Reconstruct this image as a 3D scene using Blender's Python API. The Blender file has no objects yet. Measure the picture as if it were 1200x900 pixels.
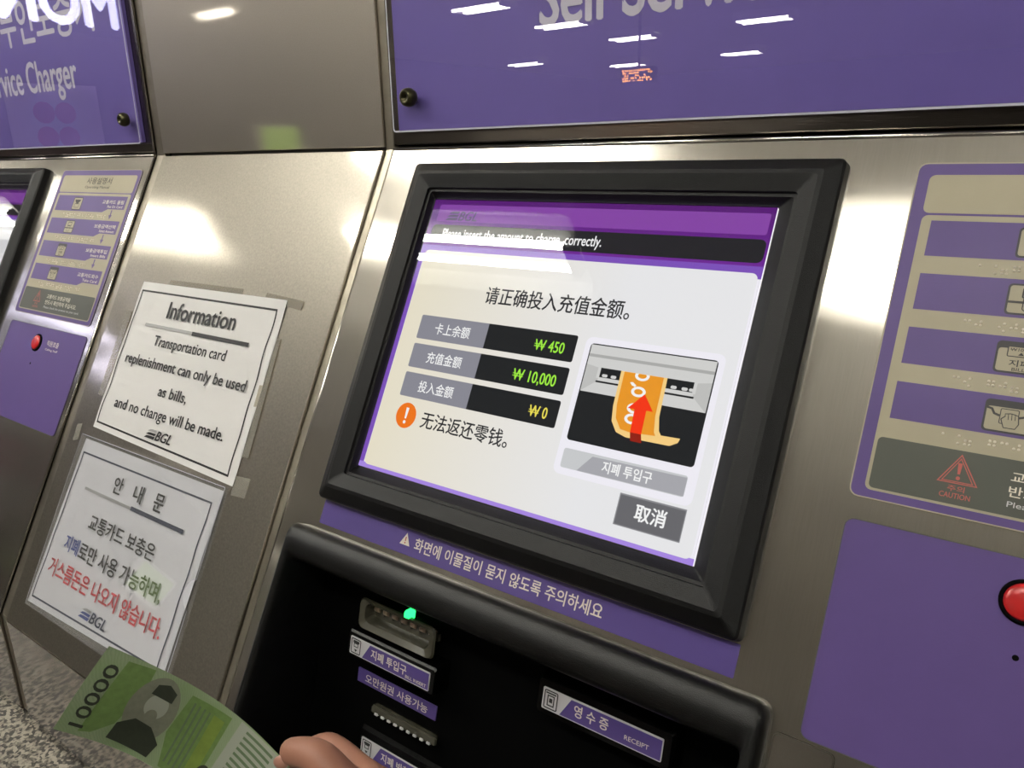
import bpy, bmesh, math, random
from mathutils import Vector, Matrix
random.seed(7)
S = bpy.context.scene
COL = S.collection

# ------------------------------------------------------------------ camera, world, exposure
Z0 = 1.40                                   # height of the crease line of the kiosk fronts above the floor
cam_d = bpy.data.cameras.new('camera')
cam_d.sensor_width = 36.0
cam_d.lens = 36.0 * 910.5 / 1200.0
cam_d.clip_start = 0.02
cam = bpy.data.objects.new('camera', cam_d)
COL.objects.link(cam)
RIGHT = Vector((0.80939, 0.58681, -0.02306))
DOWN = Vector((0.1521, -0.24739, -0.9569))
FWD = Vector((-0.56723, 0.77101, -0.28949))
CAM = Vector((0.52737, -0.63166, -0.00323 + Z0))
M = Matrix((RIGHT, -DOWN, -FWD)).transposed().to_4x4()
M.translation = CAM
cam.matrix_world = M
S.camera = cam
w = bpy.data.worlds.new('world')
S.world = w
w.use_nodes = True
w.node_tree.nodes['Background'].inputs[0].default_value = (0.8, 0.85, 0.9, 1)
w.node_tree.nodes['Background'].inputs[1].default_value = 0.05
S.view_settings.view_transform = 'Standard'
S.view_settings.look = 'None'
S.view_settings.exposure = 0.0
S.view_settings.gamma = 1.0
S.view_settings.use_curve_mapping = False
AROT = 0.0
TUBE = 50.0                                 # radiance of the fluorescent tubes

# ------------------------------------------------------------------ materials
def lin(r, g, b):
    def f(c):
        c /= 255.0
        return c / 12.92 if c <= 0.04045 else ((c + 0.055) / 1.055) ** 2.4
    return (f(r), f(g), f(b), 1.0)

def new_mat(name):
    m = bpy.data.materials.new(name)
    m.use_nodes = True
    nt = m.node_tree
    return m, nt, nt.nodes['Principled BSDF']

def plain(name, rgb, rough=0.5, metal=0.0, spec=0.5, var=0.0, scale=60.0, bump=0.0, bscale=400.0):
    m, nt, b = new_mat(name)
    b.inputs['Roughness'].default_value = rough
    b.inputs['Metallic'].default_value = metal
    b.inputs['Specular IOR Level'].default_value = spec
    c = lin(*rgb)
    b.inputs['Base Color'].default_value = c
    tc = nt.nodes.new('ShaderNodeTexCoord')
    n = nt.nodes.new('ShaderNodeTexNoise')
    n.inputs['Scale'].default_value = scale
    n.inputs['Detail'].default_value = 4
    nt.links.new(tc.outputs['Object'], n.inputs['Vector'])
    r = nt.nodes.new('ShaderNodeMix')
    r.data_type = 'RGBA'
    v = max(var, 0.02)
    r.inputs[6].default_value = tuple(max(0, x * (1 - v)) for x in c[:3]) + (1,)
    r.inputs[7].default_value = tuple(min(1, x * (1 + v)) for x in c[:3]) + (1,)
    nt.links.new(n.outputs['Fac'], r.inputs[0])
    nt.links.new(r.outputs[2], b.inputs['Base Color'])
    if bump:
        n2 = nt.nodes.new('ShaderNodeTexNoise')
        n2.inputs['Scale'].default_value = bscale
        nt.links.new(tc.outputs['Object'], n2.inputs['Vector'])
        bp = nt.nodes.new('ShaderNodeBump')
        bp.inputs['Strength'].default_value = bump
        bp.inputs['Distance'].default_value = 0.001
        nt.links.new(n2.outputs['Fac'], bp.inputs['Height'])
        nt.links.new(bp.outputs[0], b.inputs['Normal'])
    return m

def emit(name, rgb, strength=1.0, grad=None):
    m = bpy.data.materials.new(name)
    m.use_nodes = True
    nt = m.node_tree
    nt.nodes.remove(nt.nodes['Principled BSDF'])
    e = nt.nodes.new('ShaderNodeEmission')
    e.inputs[0].default_value = lin(*rgb)
    e.inputs[1].default_value = strength
    out = [n for n in nt.nodes if n.type == 'OUTPUT_MATERIAL'][0]
    nt.links.new(e.outputs[0], out.inputs[0])
    if grad:                                # a colour ramp that the display itself shows, along its u or its height
        axis, a, b, rgb2 = grad
        tc = nt.nodes.new('ShaderNodeTexCoord')
        sp = nt.nodes.new('ShaderNodeSeparateXYZ')
        mr = nt.nodes.new('ShaderNodeMapRange')
        mr.inputs[1].default_value = a
        mr.inputs[2].default_value = b
        mx = nt.nodes.new('ShaderNodeMix')
        mx.data_type = 'RGBA'
        mx.inputs[6].default_value = lin(*rgb)
        mx.inputs[7].default_value = lin(*rgb2)
        nt.links.new(tc.outputs['Object'], sp.inputs[0])
        nt.links.new(sp.outputs[axis], mr.inputs[0])
        nt.links.new(mr.outputs[0], mx.inputs[0])
        nt.links.new(mx.outputs[2], e.inputs[0])
    return m

def clear(name, ior=1.49, rough=0.0, tint=(255, 255, 255), haze=0.0):
    """clear sheet plastic or glass: see-through, with Fresnel gloss on top and a little milky haze"""
    m = bpy.data.materials.new(name)
    m.use_nodes = True
    nt = m.node_tree
    nt.nodes.remove(nt.nodes['Principled BSDF'])
    out = [n for n in nt.nodes if n.type == 'OUTPUT_MATERIAL'][0]
    t = nt.nodes.new('ShaderNodeBsdfTransparent')
    t.inputs[0].default_value = lin(*tint)
    d = nt.nodes.new('ShaderNodeBsdfDiffuse')
    d.inputs[0].default_value = (0.8, 0.8, 0.78, 1)
    m1 = nt.nodes.new('ShaderNodeMixShader')
    m1.inputs[0].default_value = haze
    g = nt.nodes.new('ShaderNodeBsdfGlossy')
    g.inputs['Roughness'].default_value = rough
    fr = nt.nodes.new('ShaderNodeFresnel')
    geo = nt.nodes.new('ShaderNodeNewGeometry')   # the same gloss on both faces of a sheet (no trapped light)
    io = nt.nodes.new('ShaderNodeMix')
    io.data_type = 'FLOAT'
    io.inputs[2].default_value = ior
    io.inputs[3].default_value = 1.0 / ior
    nt.links.new(geo.outputs['Backfacing'], io.inputs[0])
    nt.links.new(io.outputs[0], fr.inputs[0])
    m2 = nt.nodes.new('ShaderNodeMixShader')
    nt.links.new(t.outputs[0], m1.inputs[1])
    nt.links.new(d.outputs[0], m1.inputs[2])
    nt.links.new(fr.outputs[0], m2.inputs[0])
    nt.links.new(m1.outputs[0], m2.inputs[1])
    nt.links.new(g.outputs[0], m2.inputs[2])
    nt.links.new(m2.outputs[0], out.inputs[0])
    return m

def steel(name, rgb=(196, 190, 180), rough=0.25, aniso=0.0, grain=(1, 1, 1), gscale=900.0, gbump=0.15, gvar=0.10, rvar=0.08, coarse=0.0, share=0.55, warp=0.0):
    m, nt, b = new_mat(name)
    b.inputs['Metallic'].default_value = 1.0
    c = lin(*rgb)
    tc = nt.nodes.new('ShaderNodeTexCoord')
    mp = nt.nodes.new('ShaderNodeMapping')
    mp.inputs['Scale'].default_value = grain
    nt.links.new(tc.outputs['Object'], mp.inputs[0])
    n = nt.nodes.new('ShaderNodeTexNoise')
    n.inputs['Scale'].default_value = gscale
    n.inputs['Detail'].default_value = 3
    nt.links.new(mp.outputs[0], n.inputs['Vector'])
    sm = nt.nodes.new('ShaderNodeTexNoise')           # handling marks, wiped patches
    sm.inputs['Scale'].default_value = 9.0
    sm.inputs['Detail'].default_value = 5
    nt.links.new(tc.outputs['Object'], sm.inputs['Vector'])
    mx = nt.nodes.new('ShaderNodeMix')
    mx.data_type = 'RGBA'
    mx.inputs[6].default_value = tuple(x * (1 - gvar) for x in c[:3]) + (1,)
    mx.inputs[7].default_value = tuple(min(1, x * (1 + gvar)) for x in c[:3]) + (1,)
    nt.links.new(n.outputs['Fac'], mx.inputs[0])
    nt.links.new(mx.outputs[2], b.inputs['Base Color'])
    mr = nt.nodes.new('ShaderNodeMapRange')
    mr.inputs[1].default_value = 0.3
    mr.inputs[2].default_value = 0.7
    mr.inputs[3].default_value = max(0.02, rough - rvar)
    mr.inputs[4].default_value = rough + rvar
    nt.links.new(sm.outputs['Fac'], mr.inputs[0])
    nt.links.new(mr.outputs[0], b.inputs['Roughness'])
    bp = nt.nodes.new('ShaderNodeBump')
    bp.inputs['Strength'].default_value = gbump
    bp.inputs['Distance'].default_value = 0.0004
    nt.links.new(n.outputs['Fac'], bp.inputs['Height'])
    nt.links.new(bp.outputs[0], b.inputs['Normal'])
    if warp:                                          # sheet metal is never quite flat
        w_ = nt.nodes.new('ShaderNodeTexNoise')
        w_.inputs['Scale'].default_value = 11.0
        w_.inputs['Detail'].default_value = 0.5
        mp2 = nt.nodes.new('ShaderNodeMapping')
        mp2.inputs['Scale'].default_value = (0.35, 1, 1)
        nt.links.new(tc.outputs['Object'], mp2.inputs[0])
        nt.links.new(mp2.outputs[0], w_.inputs['Vector'])
        bq = nt.nodes.new('ShaderNodeBump')
        bq.inputs['Strength'].default_value = 1.0
        bq.inputs['Distance'].default_value = warp
        nt.links.new(w_.outputs['Fac'], bq.inputs['Height'])
        nt.links.new(bq.outputs[0], bp.inputs['Normal'])
    if aniso:
        b.inputs['Anisotropic'].default_value = aniso
        tg = nt.nodes.new('ShaderNodeTangent')
        tg.direction_type = 'UV_MAP'
        tg.uv_map = 'UVMap'
        nt.links.new(tg.outputs[0], b.inputs['Tangent'])
        b.inputs['Anisotropic Rotation'].default_value = AROT
    if coarse:                                        # a second, broad lobe: satin finish under the shine
        b2 = nt.nodes.new('ShaderNodeBsdfGlossy')
        b2.inputs['Roughness'].default_value = coarse
        nt.links.new(mx.outputs[2], b2.inputs[0])
        nt.links.new(bp.outputs[0], b2.inputs['Normal'])
        ms = nt.nodes.new('ShaderNodeMixShader')
        ms.inputs[0].default_value = share
        out = [q for q in nt.nodes if q.type == 'OUTPUT_MATERIAL'][0]
        nt.links.new(b.outputs[0], ms.inputs[1])
        nt.links.new(b2.outputs[0], ms.inputs[2])
        nt.links.new(ms.outputs[0], out.inputs[0])
    return m

def granite(name, a, bq, scale, rough=0.35):
    m, nt, b = new_mat(name)
    tc = nt.nodes.new('ShaderNodeTexCoord')
    v = nt.nodes.new('ShaderNodeTexVoronoi')
    v.inputs['Scale'].default_value = scale
    n = nt.nodes.new('ShaderNodeTexNoise')
    n.inputs['Scale'].default_value = scale * 0.9
    n.inputs['Detail'].default_value = 6
    cr = nt.nodes.new('ShaderNodeValToRGB')
    cr.color_ramp.elements[0].position = 0.40
    cr.color_ramp.elements[0].color = lin(*a)
    cr.color_ramp.elements[1].position = 0.62
    cr.color_ramp.elements[1].color = lin(*bq)
    nt.links.new(tc.outputs['Object'], v.inputs['Vector'])
    nt.links.new(tc.outputs['Object'], n.inputs['Vector'])
    mx = nt.nodes.new('ShaderNodeMix')
    mx.data_type = 'FLOAT'
    mx.inputs[0].default_value = 0.6
    sp = nt.nodes.new('ShaderNodeSeparateColor')
    nt.links.new(v.outputs['Color'], sp.inputs[0])
    nt.links.new(sp.outputs[0], mx.inputs[2])
    nt.links.new(n.outputs['Fac'], mx.inputs[3])
    nt.links.new(mx.outputs[0], cr.inputs[0])
    nt.links.new(cr.outputs[0], b.inputs['Base Color'])
    b.inputs['Roughness'].default_value = rough
    return m

m_plate = steel('brushed_steel', (192, 186, 176), 0.13, 0.9, (1, 0.03, 0.03), 1300, 0.04, 0.10, 0.02, coarse=0.40, share=0.22, warp=0.0026)
m_satin = steel('satin_steel', (180, 173, 161), 0.075, 0, (1, 1, 1), 420, 0.05, 0.24, 0.02, coarse=0.40)
m_upper = steel('smooth_steel', (216, 207, 194), 0.04, 0, (1, 1, 1), 700, 0.02, 0.08, 0.01, coarse=0.40, share=0.62)
m_header = steel('header_steel', (140, 132, 124), 0.20, 0, (0.03, 1, 1), 1500, 0.06, 0.08, 0.05)
m_fascia = steel('polished_steel', (150, 144, 137), 0.07, 0, (1, 1, 1), 500, 0.04, 0.05, 0.03)
m_fold = steel('steel_edge', (196, 192, 183), 0.18, 0, (1, 1, 1), 900, 0.05, 0.05, 0.05)
m_seam = steel('dull_steel_strip', (150, 143, 130), 0.42, 0, (1, 1, 1), 60, 0.3, 0.25, 0.12)
m_cover = steel('grey_steel', (150, 143, 134), 0.30, 0, (1, 1, 1), 1200, 0.10, 0.08, 0.05)
m_body = plain('painted_housing', (70, 68, 66), 0.5)
m_purple_sign = plain('purple_sign', (116, 101, 176), 0.35, var=0.03)
m_purple = plain('purple_vinyl', (87, 70, 124), 0.42, spec=0.22, var=0.05, scale=30, bump=0.06, bscale=900)
m_purple_dk = plain('purple_strip_vinyl', (78, 63, 124), 0.35, var=0.04)
m_beige = plain('beige_vinyl', (164, 156, 134), 0.45, spec=0.25, var=0.04, bump=0.06, bscale=900)
m_grey = plain('grey_vinyl', (78, 80, 73), 0.45, spec=0.25, var=0.04)
m_silverprint = plain('silver_print', (196, 194, 196), 0.4)
m_signletter = plain('sign_lettering', (218, 214, 228), 0.4)
m_cream = plain('cream_print', (222, 214, 198), 0.5)
m_black_print = plain('black_print', (26, 24, 26), 0.5)
m_navy_print = plain('navy_print', (38, 46, 74), 0.5)
m_blue_print = plain('blue_print', (62, 76, 150), 0.5)
m_red_print = plain('red_print', (196, 52, 62), 0.5)
m_lgrey_print = plain('pale_grey_print', (172, 172, 172), 0.5)
m_red_line = plain('brick_red_print', (176, 84, 76), 0.5)
m_plastic = plain('black_textured_plastic', (7, 7, 8), 0.42, spec=0.3, bump=0.35, bscale=1800)
m_bay = plain('black_bay_plastic', (6, 6, 6), 0.38, spec=0.4, bump=0.3, bscale=1800)
m_black = plain('matt_black', (3, 3, 3), 0.7, spec=0.05)
m_gloss_black = plain('gloss_black', (4, 4, 4), 0.25, spec=0.3)
m_smoke = plain('smoky_plastic', (66, 64, 54), 0.15, spec=0.8)
m_roller = plain('rubber_roller', (150, 130, 112), 0.45)
m_red_button = plain('red_button', (178, 30, 30), 0.28)
m_paper = plain('white_paper', (230, 228, 226), 0.7, var=0.02, scale=14, bump=0.12, bscale=60)
m_paper2 = plain('bluish_paper', (226, 226, 232), 0.7, var=0.02, scale=14)
m_tape = clear('yellowed_tape', 1.45, 0.15, (226, 220, 204), haze=0.22)
m_screwhead = plain('olive_screw', (70, 66, 46), 0.32, metal=0.8)
m_acrylic = clear('acrylic', 1.49)
m_glass = clear('glass', 1.52)
m_sleeve = clear('sleeve_plastic', 1.5, 0.02, haze=0.06)
m_edge_glint = plain('edge_glint_paint', (205, 205, 216), 0.15)  # pale colour standing for the bright glint along clear sheet edges
m_led = emit('green_led', (40, 255, 110), 3.0)
m_skin = plain('skin', (150, 104, 84), 0.5, var=0.06, scale=40, bump=0.1, bscale=300)
m_nail = plain('nail', (168, 124, 108), 0.3)
m_cloth = plain('dark_sleeve', (40, 42, 52), 0.9, bump=0.4, bscale=500)
# floor, walls, ceiling
m_floor = granite('floor_granite', (70, 66, 62), (120, 114, 106), 55)
m_ledge = granite('ledge_granite', (44, 41, 37), (156, 149, 136), 230, 0.4)
m_wall = plain('wall_paint', (92, 86, 82), 0.7, var=0.1, scale=1.5)
m_wallfront = granite('wall_granite', (120, 114, 106), (180, 172, 160), 120)
m_ceiling = plain('ceiling_panels', (226, 222, 212), 0.8, var=0.03, scale=2)

# ------------------------------------------------------------------ frames on the kiosk front (u right, b down, n outwards)
TH = 0.50076
SL = (math.sin(TH), math.cos(TH))
def FL(u, b, n=0.0):                        # the sloping lower face
    return Vector((u, -b * SL[0] - n * SL[1], Z0 - b * SL[1] + n * SL[0]))
def FU(u, b, n=0.0):                        # the upright upper face
    return Vector((u, -n, Z0 - b))
TA = math.radians(14.3)
Q0 = FL(0, 0.42, -0.035)
def FQ(u, b, n=0.0):                        # the back panel of the cash bay
    return Q0 + Vector((u, -b * math.sin(TA) - n * math.cos(TA), -b * math.cos(TA) + n * math.sin(TA)))
FACE_Y = -0.655 * SL[0]
FACE_Z = -0.655 * SL[1]
def FF(u, b, n=0.0):                        # the upright fascia under the sloping face
    return Vector((u, FACE_Y - n, Z0 + FACE_Z - b))
def FW(x, y, z):
    return Vector((x, y, z))

# ------------------------------------------------------------------ mesh helpers
ROOT = {}
def rr(u0, b0, u1, b1, r=0.0, k=4):
    if r <= 1e-6:
        return [(u0, b0), (u1, b0), (u1, b1), (u0, b1)]
    pts = []
    for cx, cy, a in ((u1 - r, b0 + r, -90), (u1 - r, b1 - r, 0), (u0 + r, b1 - r, 90), (u0 + r, b0 + r, 180)):
        for i in range(k + 1):
            t = math.radians(a + 90 * i / k)
            pts.append((cx + r * math.cos(t), cy + r * math.sin(t)))
    return pts

def loft(bm, F, loops, cap0=False, cap1=False, mi=0):
    rows = []
    for pts, n in loops:
        rows.append([bm.verts.new(F(u, b, n)) for u, b in pts])
    for a, c in zip(rows, rows[1:]):
        k = len(a)
        for i in range(k):
            f = bm.faces.new((a[i], a[(i + 1) % k], c[(i + 1) % k], c[i]))
            f.material_index = mi
    if cap0:
        f = bm.faces.new(rows[0]); f.material_index = mi
    if cap1:
        f = bm.faces.new(list(reversed(rows[-1]))); f.material_index = mi
    return rows

def slab(bm, F, u0, b0, u1, b1, n0, n1, r=0.0, ch=0.0, mi=0):
    lo = [(rr(u0, b0, u1, b1, r), n0)]
    if ch:
        lo += [(rr(u0, b0, u1, b1, r), n1 - ch), (rr(u0 + ch, b0 + ch, u1 - ch, b1 - ch, max(r - ch, 0) if r else 0), n1)]
    else:
        lo += [(rr(u0, b0, u1, b1, r), n1)]
    loft(bm, F, lo, True, True, mi)

def patch(bm, F, pts, n, mi=0):
    f = bm.faces.new([bm.verts.new(F(u, b, n)) for u, b in pts])
    f.material_index = mi

def prism(bm, F, pts, n0, n1, mi=0):
    loft(bm, F, [(pts, n0), (pts, n1)], True, True, mi)

def disc_pts(u, b, r, k=24, sx=1.0):
    return [(u + sx * r * math.cos(2 * math.pi * i / k), b + r * math.sin(2 * math.pi * i / k)) for i in range(k)]

def tube(bm, pts, rad, k=8, mi=0):
    """a round bar along world points"""
    rows = []
    for i, p in enumerate(pts):
        d = (pts[min(i + 1, len(pts) - 1)] - pts[max(i - 1, 0)]).normalized()
        a = d.orthogonal().normalized()
        if rows:
            a = (la - d * la.dot(d)).normalized()
        la = a
        c = d.cross(a)
        r = rad[i] if isinstance(rad, (list, tuple)) else rad
        rows.append([bm.verts.new(p + (a * math.cos(2 * math.pi * j / k) + c * math.sin(2 * math.pi * j / k)) * r) for j in range(k)])
    for x, y in zip(rows, rows[1:]):
        for j in range(k):
            f = bm.faces.new((x[j], x[(j + 1) % k], y[(j + 1) % k], y[j]))
            f.material_index = mi
            f.smooth = True
    bm.faces.new(list(reversed(rows[0]))).material_index = mi
    bm.faces.new(rows[-1]).material_index = mi

def stroke(bm, F, pts, wd, n, mi=0):
    """a flat printed line of given width through u,b points"""
    L, Rr = [], []
    for i, (u, b) in enumerate(pts):
        p, q = pts[max(i - 1, 0)], pts[min(i + 1, len(pts) - 1)]
        dx, dy = q[0] - p[0], q[1] - p[1]
        l = math.hypot(dx, dy) or 1
        L.append((u - dy / l * wd / 2, b + dx / l * wd / 2))
        Rr.append((u + dy / l * wd / 2, b - dx / l * wd / 2))
    for i in range(len(pts) - 1):
        patch(bm, F, [L[i], L[i + 1], Rr[i + 1], Rr[i]], n, mi)

def frame_print(bm, F, u0, b0, u1, b1, wd, n, r=0.0, mi=0):
    o, q = rr(u0, b0, u1, b1, r), rr(u0 + wd, b0 + wd, u1 - wd, b1 - wd, max(r - wd, 1e-4) if r else 0)
    A = [bm.verts.new(F(u, b, n)) for u, b in o]
    B = [bm.verts.new(F(u, b, n)) for u, b in q]
    k = len(A)
    for i in range(k):
        bm.faces.new((A[i], A[(i + 1) % k], B[(i + 1) % k], B[i])).material_index = mi

def empty(name, loc, label, cat, group=None):
    o = bpy.data.objects.new(name, None)
    COL.objects.link(o)
    o.location = loc
    o.empty_display_size = 0.05
    ROOT[o.name] = Vector(loc)
    o['label'] = label
    o['category'] = cat
    if group:
        o['group'] = group
    return o

def obj(name, bm, mats, parent=None, smooth=False, origin=None, normals=True, uv=None):
    if not isinstance(mats, (list, tuple)):
        mats = [mats]
    off = ROOT[parent.name] if parent else (Vector(origin) if origin is not None else None)
    if off is None:
        lo = [min(v.co[i] for v in bm.verts) for i in range(3)]
        hi = [max(v.co[i] for v in bm.verts) for i in range(3)]
        off = Vector(((lo[0] + hi[0]) / 2, (lo[1] + hi[1]) / 2, lo[2]))
    if uv:
        lay = bm.loops.layers.uv.new('UVMap')
        for f in bm.faces:
            for l in f.loops:
                l[lay].uv = uv(l.vert.co)
    for v in bm.verts:
        v.co -= off
    if normals:
        bmesh.ops.recalc_face_normals(bm, faces=bm.faces)
    me = bpy.data.meshes.new(name)
    if smooth:
        for f in bm.faces:
            f.smooth = True
    bm.to_mesh(me)
    bm.free()
    for q in mats:
        me.materials.append(q)
    o = bpy.data.objects.new(name, me)
    COL.objects.link(o)
    if parent:
        o.parent = parent
    else:
        o.location = off
    ROOT[o.name] = off
    return o

def tag(o, label=None, cat=None, group=None, kind=None):
    for k, v in (('label', label), ('category', cat), ('group', group), ('kind', kind)):
        if v:
            o[k] = v
    return o

def struct(o):
    o['kind'] = 'structure'
    return o

def text_bm(bm, F, s, box, n, bold=0.0, italic=0.0, mi=0):
    """lettering fitted into box (u0, b0, u1, b1) on frame F; bold is a share of the letter height"""
    won = s.startswith('₩')
    c = bpy.data.curves.new('lettering', 'FONT')
    c.body = s.replace('₩', 'W')
    c.resolution_u = 3
    c.shear = italic
    t = bpy.data.objects.new('lettering', c)
    COL.objects.link(t)
    dg = bpy.context.evaluated_depsgraph_get()
    me = bpy.data.meshes.new_from_object(t.evaluated_get(dg))
    bpy.data.objects.remove(t)
    bpy.data.curves.remove(c)
    xs = [v.co.x for v in me.vertices]
    ys = [v.co.y for v in me.vertices]
    x0, x1, y0, y1 = min(xs), max(xs), min(ys), max(ys)
    u0, b0, u1, b1 = box
    em = (b1 - b0) / (y1 - y0) * bold          # stroke gain
    passes = ((0, 0),) if bold <= 0 else ((-em, 0), (em, 0), (0, -em * .8), (0, em * .8))
    for k, (du, db) in enumerate(passes):
        vs = []
        for v in me.vertices:
            p, q = (v.co.x - x0) / (x1 - x0), (y1 - v.co.y) / (y1 - y0)
            vs.append(bm.verts.new(F(u0 + p * (u1 - u0) + du, b0 + q * (b1 - b0) + db, n + k * 0.000004)))
        for f in me.polygons:
            try:
                bm.faces.new([vs[i] for i in f.vertices]).material_index = mi
            except ValueError:
                pass
    if won:                                    # the two bars that turn W into the currency sign
        wd = 0.93 / (x1 - x0) * (u1 - u0)
        h = (0.73 / (y1 - y0)) * (b1 - b0)
        for q in (0.40, 0.60):
            patch(bm, F, rr(u0 - wd * .06, b0 + h * q - h * .035, u0 + wd * 1.06, b0 + h * q + h * .035), n + 0.00002, mi)
    bpy.data.meshes.remove(me)

def text(name, F, s, box, n, mat, parent, bold=0.0, italic=0.0):
    bm = bmesh.new()
    text_bm(bm, F, s, box, n, bold, italic)
    return obj(name, bm, mat, parent, normals=False)

def copy_tree(o, parent=None):
    c = o.copy()
    COL.objects.link(c)
    if parent:
        c.parent = parent
    for ch in list(o.children):
        copy_tree(ch, c)
    return c

def uv_slope(co):                            # U runs across the kiosk so the brushed blur spreads sideways
    return (co.x, co.z)

def logo_bm(bm, F, box, n, mi_text=0, mi_a=0, mi_b=0):
    """company mark: two swept stripes and the letters BGL"""
    u0, b0, u1, b1 = box
    W, H = u1 - u0, b1 - b0
    def P(x, y):
        return (u0 + x * W, b0 + y * H)
    for i, (t0, t1, mi) in enumerate(((0.0, 0.26, mi_a), (0.36, 0.62, mi_b), (0.7, 1.0, mi_b))):
        x0 = 0.16 - 0.16 * (t0)
        pts = [P(0.0 + 0.10 * (1 - t1), t1), P(0.05 + 0.11 * (1 - t0), t0 + 0.05), P(0.20 + 0.03 * (1 - t0), t0), P(0.40 + .02 * (1 - t0), t0),
               P(0.37 + .02 * (1 - t1), t1), P(0.17 + .02 * (1 - t1), t1)]
        patch(bm, F, pts, n, mi)
    text_bm(bm, F, 'BGL', (u0 + 0.42 * W, b0, u1, b1), n, 0.02, 0.25, mi_text)

# ================================================================== the room
RX0, RX1, RY0, RY1, RH = -9.0, 6.0, -16.0, 0.42, 2.86
def box_obj(name, x0, x1, y0, y1, z0, z1, mat, parent=None):
    bm = bmesh.new()
    slab(bm, lambda u, b, n: Vector((u, b, n)), x0, y0, x1, y1, z0, z1)
    return obj(name, bm, mat, parent)
struct(box_obj('floor', RX0 - .1, RX1 + .1, RY0 - .1, RY1 + .1, -0.1, 0.0, m_floor))
struct(box_obj('ceiling', RX0 - .1, RX1 + .1, RY0 - .1, RY1 + .1, RH, RH + 0.1, m_ceiling))
struct(box_obj('wall_front', RX0 - .1, RX1 + .1, RY1, RY1 + .1, 0, RH, m_wallfront))
struct(box_obj('wall_back', RX0 - .1, RX1 + .1, RY0 - .1, RY0, 0, RH, m_wall))
struct(box_obj('wall_left', RX0 - .1, RX0, RY0, RY1, 0, RH, m_wall))
struct(box_obj('wall_right', RX1, RX1 + .1, RY0, RY1, 0, RH, m_wall))
LEDGE = Z0 - 0.733
bm = bmesh.new()
slab(bm, FW, -3.2, -0.56, 2.2, RY1, 0.0, LEDGE, 0, 0.006)
struct(obj('granite_ledge', bm, m_ledge))

# ================================================================== the charging kiosk
K0, K1 = -0.087, 0.675                       # its left and right edge
ROOF = 2.12
kiosk = empty('charging_kiosk', (0.294, -0.10, LEDGE),
              'large stainless self service charging kiosk with the lit touch screen at centre and right', 'kiosk')

# housing: an open steel box behind the fronts
bm = bmesh.new()
prof = [(-0.012, ROOF), (RY1 - 0.03, ROOF), (RY1 - 0.03, LEDGE), (FACE_Y + 0.012, LEDGE), (FACE_Y + 0.012, Z0 + FACE_Z), (0.0 + 0.006, Z0 - 0.003)]
prof = [(0.006, ROOF), (RY1 - 0.03, ROOF), (RY1 - 0.03, LEDGE), (FACE_Y + 0.006, LEDGE), (FACE_Y + 0.006, Z0 + FACE_Z + .004), (0.006, Z0 - 0.003)]
A = [bm.verts.new((K0 + 0.001, y, z)) for y, z in prof]
B = [bm.verts.new((K1 - 0.001, y, z)) for y, z in prof]
for i in (0, 1, 2):
    bm.faces.new((A[i], A[i + 1], B[i + 1], B[i]))
bm.faces.new(A)
bm.faces.new(list(reversed(B)))
obj('housing', bm, m_body, kiosk)

# upper steel header and lower sloping face plate with the hole of the cash bay
bm = bmesh.new()
slab(bm, FU, K0, -(ROOF - Z0), K1, -0.0035, -0.005, 0.0, 0, 0.0012)
obj('header_panel', bm, m_header, kiosk, uv=uv_slope)
H = (-0.055, 0.412, 0.402, 0.642)            # hole: u0, b0, u1, b1
bm = bmesh.new()
us, bs = [K0, H[0], H[2], K1], [0.0015, H[1], H[3], 0.655]
grid = [[bm.verts.new(FL(u, b, 0)) for u in us] for b in bs]
for j in range(3):
    for i in range(3):
        if not (i == 1 and j == 1):
            bm.faces.new((grid[j][i], grid[j][i + 1], grid[j + 1][i + 1], grid[j + 1][i]))
ext = bmesh.ops.extrude_face_region(bm, geom=bm.faces[:])
nv = FL(0, 0, -0.004) - FL(0, 0, 0)
for v in [g for g in ext['geom'] if isinstance(g, bmesh.types.BMVert)]:
    v.co += nv
obj('face_plate', bm, m_plate, kiosk, uv=uv_slope)
bm = bmesh.new()
tube(bm, [FU(K0, 0.001, -0.001), FU(K1, 0.001, -0.001)], 0.0028, 10)
obj('folded_edge', bm, m_fold, kiosk)
for uu in (K0, K1):
    bm = bmesh.new()
    tube(bm, [FL(uu, 0.002, -0.0012), FL(uu, 0.655, -0.0012)], 0.0016, 8)
    obj('folded_edge', bm, m_fold, kiosk)
    bm = bmesh.new()
    tube(bm, [FU(uu, -0.002, -0.0012), FU(uu, -(ROOF - Z0), -0.0012)], 0.0013, 8)
    obj('folded_edge', bm, m_fold, kiosk)
bm = bmesh.new()
slab(bm, FF, K0, 0.001, K1, 0.150, -0.004, 0.0, 0, 0.001)
fs = obj('fascia', bm, m_fascia, kiosk)

# the purple sign board behind clear acrylic
SG = (-0.072, -0.62, 0.659, -0.018)
bm = bmesh.new()
slab(bm, FU, *SG, 0.0005, 0.006)
sign = obj('sign_board', bm, m_purple_sign, kiosk)
text('sign_lettering', FU, 'Self Service Charger', (0.1080, -0.1455, 0.5080, -0.0855), 0.0063, m_signletter, sign, 0.018)
text('sign_lettering', FU, '교통카드 무인보충기', (0.026, -0.238, 0.580, -0.1715), 0.0063, m_signletter, sign, 0.018)
bm = bmesh.new()
slab(bm, FU, SG[0] - 0.004, SG[1] - .004, SG[2] + 0.004, SG[3] + 0.002, 0.0066, 0.0106, 0.004)
cover = obj('acrylic_cover', bm, m_acrylic, kiosk)
bm = bmesh.new()
frame_print(bm, FU, SG[0] - 0.004, SG[1] - .004, SG[2] + 0.004, SG[3] + 0.002, 0.0016, 0.0108, 0.004)
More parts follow.
